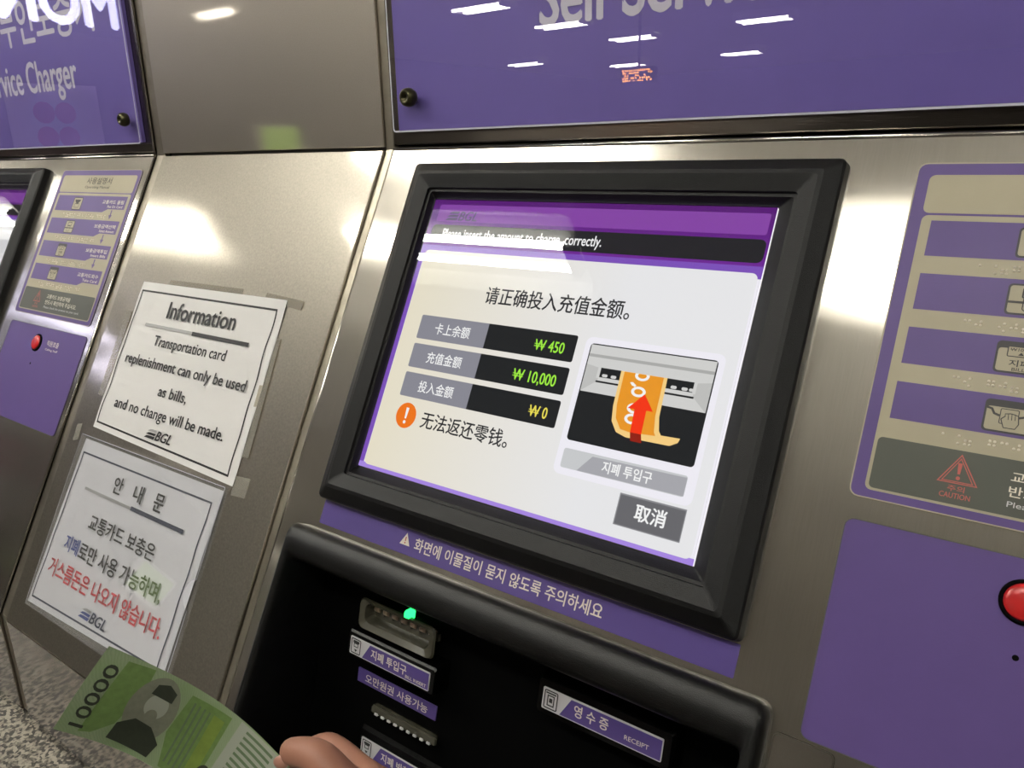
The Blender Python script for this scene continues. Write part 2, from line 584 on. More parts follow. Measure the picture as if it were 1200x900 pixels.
tag(obj('edge_glint', bm, m_edge_glint, cover), 'edge glint painted as a pale line')  # glint on the acrylic's edge, painted as a pale frame
for uu, bb in ((-0.046, -0.049), (0.639, -0.049), (-0.046, -0.59), (0.639, -0.59)):
    bm = bmesh.new()
    loft(bm, FU, [(disc_pts(uu, bb, 0.005, 16), 0.0107), (disc_pts(uu, bb, 0.0085, 16), 0.0125), (disc_pts(uu, bb, 0.0095, 16), 0.0165), (disc_pts(uu, bb, 0.0085, 16), 0.0215),
                  (disc_pts(uu, bb, 0.006, 16), 0.0235), (disc_pts(uu, bb, 0.0038, 6), 0.0238)][:5], True, False)
    loft(bm, FU, [(disc_pts(uu, bb, 0.006, 16), 0.0235), (disc_pts(uu, bb, 0.0036, 16), 0.0236), (disc_pts(uu, bb, 0.0034, 16), 0.017)], False, True)
    s_ = obj('mounting_screw', bm, m_screwhead, cover, smooth=True)

# screen bezel
BZ = (-0.038, 0.022, 0.381, 0.372)
SC = (-0.004, 0.0585, 0.3375, 0.3325)
def ins(q, t, n, r):
    return (rr(q[0] + t, q[1] + t, q[2] - t, q[3] - t, r), n)
bm = bmesh.new()
loft(bm, FL, [ins(BZ, -0.001, 0.0, 0.005), ins(BZ, 0.0, 0.0085, 0.005), ins(BZ, 0.0015, 0.0105, 0.004), ins(BZ, 0.012, 0.0165, 0.003), ins(BZ, 0.0155, 0.0172, 0.003),
              ins(BZ, 0.028, 0.0125, 0.003), ins(BZ, 0.0285, 0.0100, 0.002), ins(BZ, 0.031, 0.0095, 0.002), (rr(SC[0] - .001, SC[1] - .001, SC[2] + .001, SC[3] + .001, 0.001), 0.002)])
obj('screen_bezel', bm, m_plastic, kiosk)

# the touch screen: lit panel, its pictures and glass
def scr(name, pts, n, mat, parent):
    bm = bmesh.new()
    patch(bm, FL, pts, n)
    return obj(name, bm, mat, parent, normals=False)
e_purple = emit('screen_purple', (128, 84, 190), 1.0)
e_lav = emit('screen_lavender', (172, 140, 232), 1.0)
e_head = emit('screen_head', (112, 44, 150), 1.0, (2, Z0 - 0.1 - LEDGE + 0.01, Z0 - 0.05 - LEDGE, (88, 30, 116)))
e_head2 = emit('screen_head_light', (136, 72, 168), 1.0)
e_bar = emit('screen_bar', (38, 38, 42), 1.0)
e_panel = emit('screen_panel', (238, 230, 206), 1.0, (0, -0.30, -0.06, (238, 238, 240)))
e_panel2 = emit('screen_panel_frame', (246, 244, 252), 1.0)
e_white = emit('screen_white', (250, 250, 250), 1.0)
e_dark = emit('screen_dark', (36, 38, 40), 1.0)
e_lab = emit('screen_label', (142, 142, 152), 1.0)
e_green = emit('screen_green', (164, 240, 70), 1.0)
e_yellow = emit('screen_yellow', (240, 226, 90), 1.0)
e_orange = emit('screen_orange', (246, 122, 34), 1.0)
e_text = emit('screen_text', (40, 40, 44), 1.0)
e_silver = emit('screen_silver', (214, 214, 212), 1.0)
e_silver2 = emit('screen_silver_shade', (176, 176, 174), 1.0)
e_silver3 = emit('screen_silver_mid', (196, 196, 194), 1.0)
e_note = emit('screen_note', (240, 156, 44), 1.0)
e_note2 = emit('screen_note_edge', (252, 212, 136), 1.0)
e_red = emit('screen_red', (252, 58, 26), 1.0)
e_red2 = emit('screen_red_dark', (150, 36, 24), 1.0)
e_tab = emit('screen_tab', (172, 172, 178), 1.0)
e_tab2 = emit('screen_tab_light', (206, 208, 210), 1.0)
e_btn = emit('screen_button', (108, 108, 112), 1.0)
e_btn2 = emit('screen_button_edge', (146, 146, 150), 1.0)
e_logo = emit('screen_logo', (74, 62, 100), 1.0)
bm = bmesh.new()
slab(bm, FL, *SC, -0.003, 0.0024)
screen = obj('touch_screen', bm, e_panel2, kiosk)
n1, n2, n3, n4, n5 = 0.0025, 0.0026, 0.0027, 0.0028, 0.0029
scr('title_band', rr(SC[0], SC[1], SC[2], 0.1065), n1, e_head, screen)
scr('side_rule', rr(SC[0], 0.1065, SC[0] + 0.0055, SC[3]), n1, e_purple, screen)
scr('header_rule', rr(SC[0], 0.1060, SC[2], 0.1160), n1 + .00003, e_purple, screen)
scr('bottom_rule', rr(SC[0], 0.3275, SC[2], SC[3]), n1 + .00003, e_lav, screen)
scr('title_tab', rr(0.0045, 0.0635, 0.334, 0.081, 0.002), n2, e_head2, screen)
bm = bmesh.new()
logo_bm(bm, FL, (0.0155, 0.0705, 0.0545, 0.0798), n3)
obj('screen_logo', bm, e_logo, screen, normals=False)
scr('message_bar', rr(0.002, 0.0845, 0.3355, 0.1035, 0.005), n2, e_bar, screen)
text('message_text', FL, 'Please insert the amount to charge, correctly.', (0.0175, 0.0885, 0.196, 0.1010), n3, e_white, screen, 0.012)
scr('content_panel', rr(0.0020, 0.1115, 0.3350, 0.3290, 0.005), n2, e_panel, screen)
text('heading_text', FL, '请正确投入充值金额。', (0.0905, 0.1425, 0.2385, 0.1590), n3, e_text, screen, 0.012)
for i, (t, kor, val, em, vb) in enumerate(((0.1772, '卡上余额', '₩ 450', e_green, (0.1572, 0.1870)),
                                           (0.2057, '充值金额', '₩ 10,000', e_green, (0.1432, 0.1872)),
                                           (0.2342, '投入金额', '₩ 0', e_yellow, (0.1690, 0.1872)))):
    scr('amount_label', rr(0.0222, t, 0.106, t + 0.0235, 0.0015), n3, e_lab, screen)
    scr('amount_field', [(0.1036, t)] + rr(0.104, t, 0.1976, t + 0.0235, 0.002)[0:10] + [(0.1036, t + 0.0235)], n4, e_dark, screen)
    text('amount_text', FL, kor, (0.0425, t + 0.0062, 0.0845, t + 0.0172), n4, e_white, screen, 0.012)
    text('amount_figure', FL, val, (vb[0], t + 0.0078, vb[1], t + (0.0195 if i == 1 else 0.0175)), n5, em, screen, 0.015)
scr('warning_mark', disc_pts(0.0372, 0.2755, 0.0122, 28), n3, e_orange, screen)
bm = bmesh.new()
patch(bm, FL, [(0.0356, 0.2680), (0.0390, 0.2680), (0.0384, 0.2785), (0.0364, 0.2785)], n4)
patch(bm, FL, disc_pts(0.0373, 0.2818, 0.0017, 10), n4)
obj('exclamation_mark', bm, e_white, screen)
text('warning_text', FL, '无法返还零钱。', (0.0570, 0.2680, 0.1560, 0.2835), n3, e_text, screen, 0.012)
scr('picture_frame', rr(0.2060, 0.1765, 0.3262, 0.2925, 0.006), n3, e_panel2, screen)
scr('picture', rr(0.2112, 0.1818, 0.3212, 0.2640, 0.003), n4, e_dark, screen)
bm = bmesh.new()
patch(bm, FL, rr(0.2122, 0.1828, 0.3202, 0.2225), n5, 0)
patch(bm, FL, rr(0.2122, 0.1905, 0.3202, 0.1930), n5 + .00005, 1)
patch(bm, FL, [(0.2122, 0.1995), (0.2255, 0.2015), (0.2255, 0.2120), (0.2122, 0.2225)], n5 + .00005, 2)
patch(bm, FL, [(0.3202, 0.1995), (0.3075, 0.2015), (0.3075, 0.2120), (0.3202, 0.2225)], n5 + .00005, 2)
patch(bm, FL, rr(0.2255, 0.1950, 0.3075, 0.1995), n5 + .00005, 0)
patch(bm, FL, rr(0.2235, 0.1995, 0.3090, 0.2100), n5 + .0001, 0)
patch(bm, FL, rr(0.2240, 0.2120, 0.3085, 0.2135), n5 + .00015, 3)
patch(bm, FL, rr(0.2262, 0.2010, 0.3065, 0.2090), n5 + .00015, 3)
for uu in (0.2285, 0.2365, 0.2445, 0.2885, 0.2975, 0.3035):
    patch(bm, FL, rr(uu, 0.2060, uu + 0.005, 0.2085, 0.0012), n5 + .0002, 0)
obj('drawn_slot', bm, [e_silver, e_silver2, e_silver3, e_dark], screen)
bm = bmesh.new()
z = n5 + .0003
edge = [(0.2445, 0.2010), (0.2845, 0.2010), (0.2855, 0.2320), (0.2880, 0.2425), (0.2905, 0.2455), (0.3060, 0.2450), (0.3050, 0.2485), (0.2990, 0.2520), (0.2620, 0.2525), (0.2530, 0.2500), (0.2470, 0.2420), (0.2450, 0.2300)]
patch(bm, FL, edge, z, 0)
patch(bm, FL, [(0.2475, 0.2012), (0.2815, 0.2012), (0.2822, 0.2320), (0.2842, 0.2440), (0.2860, 0.2468), (0.2640, 0.2480), (0.2560, 0.2470), (0.2500, 0.2390), (0.2480, 0.2280)], z + .0001, 1)
obj('drawn_banknote', bm, [e_note2, e_note], screen)
bm = bmesh.new()
for cb, k in ((0.2025, 0.5), (0.2155, 1.0), (0.2290, 1.0), (0.2375, 0.6)):
    frame = disc_pts(0.2635, cb, 0.0042 * 1.0, 20, 1.5)
    inn = disc_pts(0.2635, cb, 0.0022, 20, 1.7)
    if k == 0.5:
        frame = [(u, max(b, 0.2012)) for u, b in frame]
        inn = [(u, max(b, 0.2012)) for u, b in inn]
    Av = [bm.verts.new(FL(u, b, z + .0002)) for u, b in frame]
    Bv = [bm.verts.new(FL(u, b, z + .0002)) for u, b in inn]
    for i in range(20):
        bm.faces.new((Av[i], Av[(i + 1) % 20], Bv[(i + 1) % 20], Bv[i]))
patch(bm, FL, [(0.2545, 0.2090), (0.2570, 0.2085), (0.2605, 0.2108), (0.2595, 0.2122), (0.2565, 0.2112)], z + .0002)
obj('drawn_figure', bm, e_white, screen)
bm = bmesh.new()
patch(bm, FL, [(0.2695, 0.2165), (0.2795, 0.2290), (0.2740, 0.2290), (0.2745, 0.2480), (0.2650, 0.2480), (0.2640, 0.2295), (0.2580, 0.2295)], z + .0003, 0)
patch(bm, FL, [(0.2650, 0.2480), (0.2745, 0.2480), (0.2765, 0.2545), (0.2668, 0.2545)], z + .0003, 1)
obj('drawn_arrow', bm, [e_red, e_red2], screen)
scr('picture_caption', rr(0.2118, 0.2708, 0.3188, 0.2868, 0.002), n4, e_tab2, screen)
scr('caption_tab', [(0.2385, 0.2730), (0.3186, 0.2722), (0.3186, 0.2862), (0.2275, 0.2866)], n5, e_tab, screen)
text('caption_text', FL, '지폐 투입구', (0.2490, 0.2742, 0.2915, 0.2835), n5 + .0001, e_white, screen, 0.02)
scr('cancel_button', rr(0.2693, 0.2948, 0.3240, 0.3194), n3, e_btn2, screen)
scr('button_face', rr(0.2703, 0.2960, 0.3233, 0.3186), n4, e_btn, screen)
text('button_text', FL, '取消', (0.2850, 0.2998, 0.3100, 0.3125), n5, e_white, screen, 0.025)
bm = bmesh.new()
slab(bm, FL, *SC, 0.0042, 0.0052)
obj('screen_glass', bm, m_glass, screen)

# purple warning strip under the screen
bm = bmesh.new()
slab(bm, FL, -0.0345, 0.3735, 0.3815, 0.3965, 0.0, 0.0006, 0.001)
strip = obj('warning_strip', bm, m_purple_dk, kiosk)
text('strip_lettering', FL, '화면에 이물질이 묻지 않도록 주의하세요', (0.0878, 0.3790, 0.2780, 0.3905), 0.0008, m_cream, strip, 0.014)
bm = bmesh.new()
patch(bm, FL, [(0.0763, 0.3775), (0.0823, 0.3885), (0.0703, 0.3885)], 0.0008, 0)
patch(bm, FL, rr(0.0757, 0.3812, 0.0769, 0.3850), 0.0009, 1)
patch(bm, FL, disc_pts(0.0763, 0.3865, 0.0008, 8), 0.0009, 1)
obj('warning_triangle', bm, [m_cream, m_red_line], strip)

# instruction plate on the right
bm = bmesh.new()
slab(bm, FL, 0.4272, 0.0224, 0.6600, 0.2580, 0.0, 0.0007, 0.006)
ip = obj('instruction_plate', bm, m_purple, kiosk)
bm = bmesh.new()
frame_print(bm, FL, 0.4270, 0.0222, 0.6602, 0.2582, 0.0009, 0.00085, 0.006)
obj('plate_border', bm, m_beige, ip)
bm = bmesh.new()
q = rr(0.4354, 0.0312, 0.6520, 0.0585, 0.005)
slab(bm, FL, 0.4354, 0.0312, 0.6520, 0.0590, 0.0006, 0.0009, 0.004)
obj('title_field', bm, m_beige, ip)
text('title_lettering', FL, '사용설명서', (0.5130, 0.0350, 0.5860, 0.0455), 0.0011, m_black_print, ip, 0.01)
text('title_lettering', FL, 'Operating Manual', (0.5130, 0.0485, 0.5840, 0.0535), 0.0011, m_black_print, ip, 0.01)
bm = bmesh.new()
slab(bm, FL, 0.4358, 0.0606, 0.6520, 0.2522, 0.0006, 0.0009, 0.004)
CELL = {'a': (0,), 'b': (0, 1), 'c': (0, 3), 'd': (0, 3, 4), 'e': (1, 3, 5), 'f': (0, 1, 3, 4), 'g': (0, 1, 2, 4), 'h': (1, 3, 4), 'i': (3, 5), 'j': (1, 2, 4, 5)}
for u0, bb, word in ((0.4755, 0.0944, 'aijfci hbd gahj dcbe'), (0.4735, 0.1322, 'ch ehj bda cgfei hd'), (0.4737, 0.1702, 'ce fhj idb gcaj edf'), (0.4740, 0.2075, 'aij fchd jbg ciea dh')):
    uu = u0
    for ch in word:
        if ch != ' ':
            for k in CELL[ch]:
                cu, cb = uu + (k // 3) * 0.0026, bb + (k % 3) * 0.0024
                loft(bm, FL, [(disc_pts(cu, cb, 0.0009, 8), 0.0009), (disc_pts(cu, cb, 0.0007, 8), 0.0014), (disc_pts(cu, cb, 0.0003, 8), 0.00165)], False, True, 1)
        uu += 0.0064
field = obj('step_field', bm, [m_beige, m_cream], ip)  # second slot paints the highlights of the braille dots in pale colour
steps = (('교통카드 올림', 'Put On Card'), ('보충금액선택', 'Select Amount'), ('보충금액투입', 'Insert Bills'), ('교통카드회수', 'Take Card'))
for i, (ko, en) in enumerate(steps):
    t = 0.0645 + 0.0378 * i
    bm = bmesh.new()
    patch(bm, FL, [(0.4420, t), (0.6455, t), (0.6455, t + 0.0200), (0.6010, t + 0.0200), (0.5870, t + 0.0253), (0.4420, t + 0.0253)], 0.0010)
    obj('step_bar', bm, m_purple, ip)
    text('step_lettering', FL, ko, (0.5800, t + 0.0060, 0.6390, t + 0.0120), 0.0011, m_cream, ip, 0.01)
    text('step_lettering', FL, en, (0.5980, t + 0.0142, 0.6390, t + 0.0180), 0.0011, m_cream, ip, 0.01)
    if i < 3:
        bm = bmesh.new()
        patch(bm, FL, [(0.6125, t + 0.0215), (0.6155, t + 0.0215), (0.6155, t + 0.0290), (0.6185, t + 0.0290), (0.6140, t + 0.0358), (0.6095, t + 0.0290), (0.6125, t + 0.0290)], 0.0011)
        obj('step_arrow', bm, m_purple, ip)
    bm = bmesh.new()
    a0, a1, c0, c1 = 0.4935, 0.5205, t + 0.0030, t + 0.0235
    patch(bm, FL, rr(a0, c0, a1, c1, 0.0025), 0.00115, 0)
    patch(bm, FL, rr(a0 + .0012, c0 + (0.0045 if i >= 2 else .0012), a1 - .0012, c1 - .0012, 0.0018), 0.0013, 1)
    cu = (a0 + a1) / 2
    if i == 0:                               # card laid on a reader
        patch(bm, FL, [(cu - .008, c0 + .004), (cu + .008, c0 + .004), (cu + .008, c0 + .006), (cu, c0 + .012), (cu - .008, c0 + .006)], 0.00145, 0)
        frame_print(bm, FL, cu - .007, c0 + .010, cu + .007, c0 + .017, 0.0008, 0.00145, 0.001, 0)
    elif i == 1:                             # screen on a foot with a pressing hand
        patch(bm, FL, rr(a0 + .0012, c0 + .0115, a1 - .0012, c0 + .0130), 0.00145, 0)
        frame_print(bm, FL, cu - .0055, c0 + .0025, cu + .0055, c0 + .0095, 0.001, 0.00145, 0.001, 0)
        frame_print(bm, FL, cu - .0045, c0 + .0080, cu + .0035, c0 + .0180, 0.0006, 0.0015, 0.002, 0)
    elif i == 2:                             # banknote into a slot
        patch(bm, FL, rr(a0 + .0020, c0 + .0020, a1 - .002, c0 + .0040), 0.00145, 0)
        frame_print(bm, FL, a0 + .0060, c0 + .0030, a1 - .0060, c0 + .0100, 0.0006, 0.0016, 0.001, 0)
        patch(bm, FL, rr(a0 + .0066, c0 + .0036, a1 - .0066, c0 + .0094), 0.00155, 1)
        text_bm(bm, FL, '₩10000', (a0 + .0075, c0 + .0042, a1 - .0075, c0 + .0062), 0.0017, 0.01, 0, 0)
        patch(bm, FL, [(cu, c0 + .0068), (cu + .0016, c0 + .0088), (cu - .0016, c0 + .0088)], 0.0017, 0)
        text_bm(bm, FL, '지폐', (cu - .0055, c0 + .0118, cu + .0055, c0 + .0160), 0.0015, 0.02, 0, 0)
        text_bm(bm, FL, 'BILL', (cu - .0035, c0 + .0168, cu + .0035, c0 + .0188), 0.0015, 0.01, 0, 0)
    else:                                    # hand pulling a card between two curved arms
        stroke(bm, FL, [(a0 + .001, c0 + .0055), (a0 + .004, c0 + .0062), (a0 + .0055, c0 + .0090), (a0 + .0085, c0 + .0100)], 0.0014, 0.00145, 0)
        stroke(bm, FL, [(a1 - .001, c0 + .0055), (a1 - .004, c0 + .0062), (a1 - .0055, c0 + .0090), (a1 - .0085, c0 + .0100)], 0.0014, 0.00145, 0)
        frame_print(bm, FL, cu - .0050, c0 + .0052, cu + .0050, c0 + .0150, 0.0005, 0.0015, 0.001, 0)
        hand = [(cu - .004, c0 + .0120), (cu - .002, c0 + .0100), (cu - .0022, c0 + .0085), (cu + .0005, c0 + .0080), (cu + .0028, c0 + .0083), (cu + .0048, c0 + .0090), (cu + .0055, c0 + .0140), (cu + .0040, c0 + .0172), (cu - .0020, c0 + .0172), (cu - .0040, c0 + .0120)]
        patch(bm, FL, hand[:-1], 0.0016, 1)
        stroke(bm, FL, hand, 0.0006, 0.0017, 0)
        for k in (0, 1, 2):
            stroke(bm, FL, [(cu - .0005 + k * .0018, c0 + .0084), (cu - .0002 + k * .0018, c0 + .0120)], 0.0004, 0.0017, 0)
    obj('step_icon', bm, [m_black_print, m_beige], ip)
bm = bmesh.new()
slab(bm, FL, 0.4380, 0.2165, 0.6500, 0.2506, 0.0006, 0.0011, 0.003)
obj('caution_field', bm, m_grey, ip)
bm = bmesh.new()
def tri(cu, b0, b1, hw, wd, n):
    o = [(cu, b0), (cu + hw, b1), (cu - hw, b1)]
    c = (cu, b0 + (b1 - b0) * 2 / 3)
    k = 1 - wd
    i_ = [(c[0] + (u - c[0]) * k, c[1] + (b - c[1]) * k) for u, b in o]
    Av = [bm.verts.new(FL(u, b, n)) for u, b in o]
    Bv = [bm.verts.new(FL(u, b, n)) for u, b in i_]
    for i in range(3):
        bm.faces.new((Av[i], Av[(i + 1) % 3], Bv[(i + 1) % 3], Bv[i]))
tri(0.4868, 0.2188, 0.2376, 0.0112, 0.10, 0.00125)
tri(0.4868, 0.2212, 0.2366, 0.0088, 0.10, 0.00125)
patch(bm, FL, [(0.4856, 0.2245), (0.4880, 0.2245), (0.4875, 0.2315), (0.4861, 0.2315)], 0.00125)
patch(bm, FL, disc_pts(0.4868, 0.2340, 0.0012, 10), 0.00125)
text_bm(bm, FL, '주의', (0.4822, 0.2388, 0.4915, 0.2425), 0.00125, 0.01)
text_bm(bm, FL, 'CAUTION', (0.4784, 0.2435, 0.4952, 0.2468), 0.00125, 0.01)
obj('caution_symbol', bm, m_red_line, ip)
text('caution_lettering', FL, '교통카드 보충금액을', (0.5140, 0.2235, 0.5850, 0.2300), 0.00125, m_cream, ip, 0.012)
text('caution_lettering', FL, '반드시 확인하여 주십시오.', (0.5140, 0.2322, 0.6080, 0.2390), 0.00125, m_cream, ip, 0.012)
text('caution_lettering', FL, 'Please check the amount on your card.', (0.5142, 0.2418, 0.6200, 0.2462), 0.00125, m_silverprint, ip, 0.005)

# call plate with the red button
bm = bmesh.new()
slab(bm, FL, 0.4290, 0.2728, 0.6640, 0.4155, 0.0, 0.0007, 0.006)
cp = obj('call_plate', bm, m_purple, kiosk)
bm = bmesh.new()
frame_print(bm, FL, 0.4288, 0.2726, 0.6642, 0.4157, 0.0006, 0.00085, 0.006)
obj('plate_border', bm, m_grey, cp)
BU, BB = 0.5318, 0.2975
bm = bmesh.new()
loft(bm, FL, [(disc_pts(BU, BB, 0.0132, 32), 0.0006), (disc_pts(BU, BB, 0.0130, 32), 0.0022), (disc_pts(BU, BB, 0.0112, 32), 0.0030), (disc_pts(BU, BB, 0.0106, 32), 0.0020)])
obj('button_ring', bm, m_black, cp, smooth=True)
bm = bmesh.new()
loft(bm, FL, [(disc_pts(BU, BB, 0.0108, 32), 0.0007), (disc_pts(BU, BB, 0.0106, 32), 0.0034), (disc_pts(BU, BB, 0.0090, 32), 0.0046), (disc_pts(BU, BB, 0.0050, 32), 0.0051)], False, True)
obj('call_button', bm, m_red_button, cp, smooth=True)
text('call_lettering', FL, '직원호출', (0.5610, 0.2905, 0.5960, 0.2985), 0.0009, m_cream, cp, 0.01)
text('call_lettering', FL, 'Calling Staff', (0.5610, 0.3020, 0.5980, 0.3060), 0.0009, m_cream, cp, 0.005)
bm = bmesh.new()
loft(bm, FL, [(disc_pts(0.5322, 0.3293, 0.0019, 12), 0.0006), (disc_pts(0.5322, 0.3293, 0.0015, 12), 0.0009)], False, True)
obj('microphone_hole', bm, m_black, cp)

# small access cover below
bm = bmesh.new()
slab(bm, FL, 0.4140, 0.4180, 0.4515, 0.560, 0.0, 0.0014, 0.004, 0.0006)
ac = obj('access_cover', bm, m_cover, kiosk)
bm = bmesh.new()
frame_print(bm, FL, 0.4137, 0.4177, 0.4518, 0.5603, 0.0012, 0.0012, 0.004)
obj('bright_rim', bm, m_fold, ac)

# black cash bay
bm = bmesh.new()
def bay(du0, db0, du1, db1, n, r):
    return (rr(-0.0630 + du0, 0.4025 + db0, 0.4105 - du1, 0.648 - db1, r, 5), n)
loft(bm, FL, [bay(0, 0, 0, 0, 0.0, 0.010), bay(0, 0, 0, 0, 0.007, 0.010), bay(.0015, .002, .0015, .002, 0.0110, 0.009), bay(.004, .006, .004, .005, 0.0145, 0.008),
              bay(.007, .015, .007, .009, 0.0165, 0.007), bay(.010, .025, .010, .012, 0.0155, 0.006), bay(.0115, .031, .0115, .012, 0.0115, 0.006), bay(.0125, .034, .0125, .013, 0.004, 0.005),
              bay(.014, .036, .014, .014, -0.012, 0.005), bay(.015, .037, .015, .015, -0.12, 0.004)])
obj('bay_rim', bm, m_bay, kiosk, smooth=True)
bm = bmesh.new()
slab(bm, FQ, -0.050, 0.006, 0.396, 0.205, -0.004, 0.0)
obj('bay_back', bm, m_black, kiosk)

def label_plate(parent, u0, b0, u1, b1, n, fs=0.0162):
    """silver plate with an icon at the left and a purple field"""
    bm = bmesh.new()
    slab(bm, FQ, u0, b0, u1, b1, n, n + 0.0008, 0.001)
    lp = obj('slot_label', bm, m_silverprint, parent)
    return lp

def label_marks(parent, u0, b0, u1, b1, n, ko, kbox, en, ebox, icon):
    """printed field, lettering and icon of a label plate; the plate is this part's mesh"""
    bm = bmesh.new()
    slab(bm, FQ, u0, b0, u1, b1, n, n + 0.0008, 0.001, 0, 0)
    h = b1 - b0
    patch(bm, FQ, [(u0 + 0.0260, b0 + .0012), (u1 - .0008, b0 + .0012), (u1 - .0008, b1 - .0008), (u0 + 0.0170, b1 - .0008)], n + 0.0009, 1)
    frame_print(bm, FQ, u0 + .0015, b0 + .0012, u0 + .0142, b1 - .0012, 0.0010, n + 0.001, 0.0015, 2)
    if icon == 'bill':
        patch(bm, FQ, rr(u0 + .0040, b0 + .0030, u0 + .0120, b0 + .0055), n + 0.001, 2)
        frame_print(bm, FQ, u0 + .0050, b0 + .0055, u0 + .0108, b0 + .0095, 0.0008, n + 0.001, 0, 2)
        patch(bm, FQ, [(u0 + .0058, b0 + .0115), (u0 + .0100, b0 + .0115), (u0 + .0079, b0 + .0140)], n + 0.001, 2)
    else:
        patch(bm, FQ, rr(u0 + .0030, b0 + .0030, u0 + .0125, b0 + .0042), n + 0.001, 2)
        frame_print(bm, FQ, u0 + .0045, b0 + .0050, u0 + .0112, b0 + .0140, 0.0010, n + 0.001, 0, 2)
        patch(bm, FQ, rr(u0 + .0064, b0 + .0075, u0 + .0094, b0 + .0110), n + 0.001, 2)
    text_bm(bm, FQ, ko, kbox, n + 0.00105, 0.018, 0, 3)
    if en:
        text_bm(bm, FQ, en, ebox, n + 0.00105, 0.005, 0, 3)
    return obj('slot_label', bm, [m_silverprint, m_purple_dk, m_black_print, m_cream], parent)

# bill inlet unit: block, smoky lips, rollers, green lamp
bm = bmesh.new()
loft(bm, FQ, [(rr(0.0120, 0.0600, 0.1240, 0.0880, 0.002), 0.0), (rr(0.0130, 0.0622, 0.1232, 0.0872, 0.002), 0.018), (rr(0.0140, 0.0640, 0.1225, 0.0862, 0.002), 0.020)], True, True)
inlet = obj('bill_inlet', bm, m_gloss_black, kiosk)
label_marks(inlet, 0.0172, 0.0672, 0.1180, 0.0842, 0.020, '지폐 투입구', (0.0455, 0.0710, 0.0905, 0.0800), 'BILL INSERT', (0.0900, 0.0790, 0.1150, 0.0820), 'bill')
bm = bmesh.new()
def lip(du, b0, b1, n):
    return (rr(0.0225 + du, b0, 0.1175 - du, b1, 0.006, 3), n)
loft(bm, FQ, [(rr(0.0235, 0.0330, 0.1010, 0.0640, 0.006, 3), 0.0), lip(0.0, 0.0270, 0.0570, 0.018), lip(0.0015, 0.0280, 0.0560, 0.0200), lip(0.007, 0.0315, 0.0500, 0.0185), lip(0.008, 0.0325, 0.0480, 0.006)], False, True)
obj('inlet_lip', bm, m_smoke, inlet)
for k in range(7):
    uu = 0.0345 + k * 0.0115
    bm = bmesh.new()
    tube(bm, [FQ(uu, 0.0375, 0.0085), FQ(uu + 0.006, 0.0375, 0.0085)], 0.0032, 10)
    obj('roller', bm, m_roller, inlet)
    bm = bmesh.new()
    slab(bm, FQ, uu + .0062, 0.0365, uu + 0.0105, 0.0435, 0.0062, 0.0090, 0.0008)
    obj('guide_tooth', bm, m_smoke, inlet)
bm = bmesh.new()
loft(bm, FQ, [(rr(0.0795, 0.0215, 0.0868, 0.0292, 0.0012), 0.013), (rr(0.0798, 0.0218, 0.0865, 0.0289, 0.0012), 0.019), (rr(0.0808, 0.0228, 0.0855, 0.0279, 0.001), 0.0215)], True, True)
tag(obj('indicator_lamp', bm, m_led, inlet), 'lit green indicator lamp')
# label for the larger notes
bm = bmesh.new()
slab(bm, FQ, 0.0130, 0.1068, 0.1148, 0.1205, 0.0, 0.0012)
text_bm(bm, FQ, '오만원권 사용가능', (0.0235, 0.1095, 0.1045, 0.1180), 0.0014, 0.012, 0, 1)
obj('note_label', bm, [m_purple_dk, m_cream], kiosk)
# bill outlet below
bm = bmesh.new()
loft(bm, FQ, [(rr(0.0260, 0.1600, 0.1400, 0.1950, 0.002), 0.0), (rr(0.0275, 0.1625, 0.1390, 0.1945, 0.002), 0.004)], True, True)
outlet = obj('bill_outlet', bm, m_gloss_black, kiosk)
label_marks(outlet, 0.0304, 0.1700, 0.1310, 0.1875, 0.004, '지폐 반환구', (0.0580, 0.1745, 0.1030, 0.1835), 'BILL RETURN', (0.1025, 0.1825, 0.1280, 0.1855), 'bill')
bm = bmesh.new()
loft(bm, FQ, [(rr(0.0400, 0.1330, 0.1200, 0.1420, 0.002), 0.0), (rr(0.0408, 0.1322, 0.1228, 0.1398, 0.002), 0.006), (rr(0.0415, 0.1328, 0.1222, 0.1390, 0.0015), 0.0075)], True, True)
obj('outlet_lip', bm, m_smoke, outlet)
for k in range(9):
    bm = bmesh.new()
    slab(bm, FQ, 0.0465 + k * 0.0083, 0.1380, 0.0505 + k * 0.0083, 0.1402, 0.0005, 0.0084, 0.0005)
    obj('guide_tooth', bm, m_silverprint, outlet)
# receipt slot
bm = bmesh.new()
loft(bm, FQ, [(rr(0.2260, 0.0240, 0.3460, 0.0590, 0.003), 0.0), (rr(0.2272, 0.0262, 0.3450, 0.0575, 0.003), 0.0165), (rr(0.2290, 0.0285, 0.3432, 0.0560, 0.003), 0.0195)], True, True)
rec = obj('receipt_slot', bm, m_gloss_black, kiosk)
label_marks(rec, 0.2335, 0.0340, 0.3374, 0.0516, 0.0195, '영 수 증', (0.2630, 0.0375, 0.2930, 0.0470), 'RECEIPT', (0.3070, 0.0432, 0.3270, 0.0468), 'receipt')

# ------------------------------------------------------------------ the second kiosk, cut off at the left
left = copy_tree(kiosk)
left.location.x -= 1.2315
left['label'] = 'stainless charging kiosk cut off by the left edge of the photo'

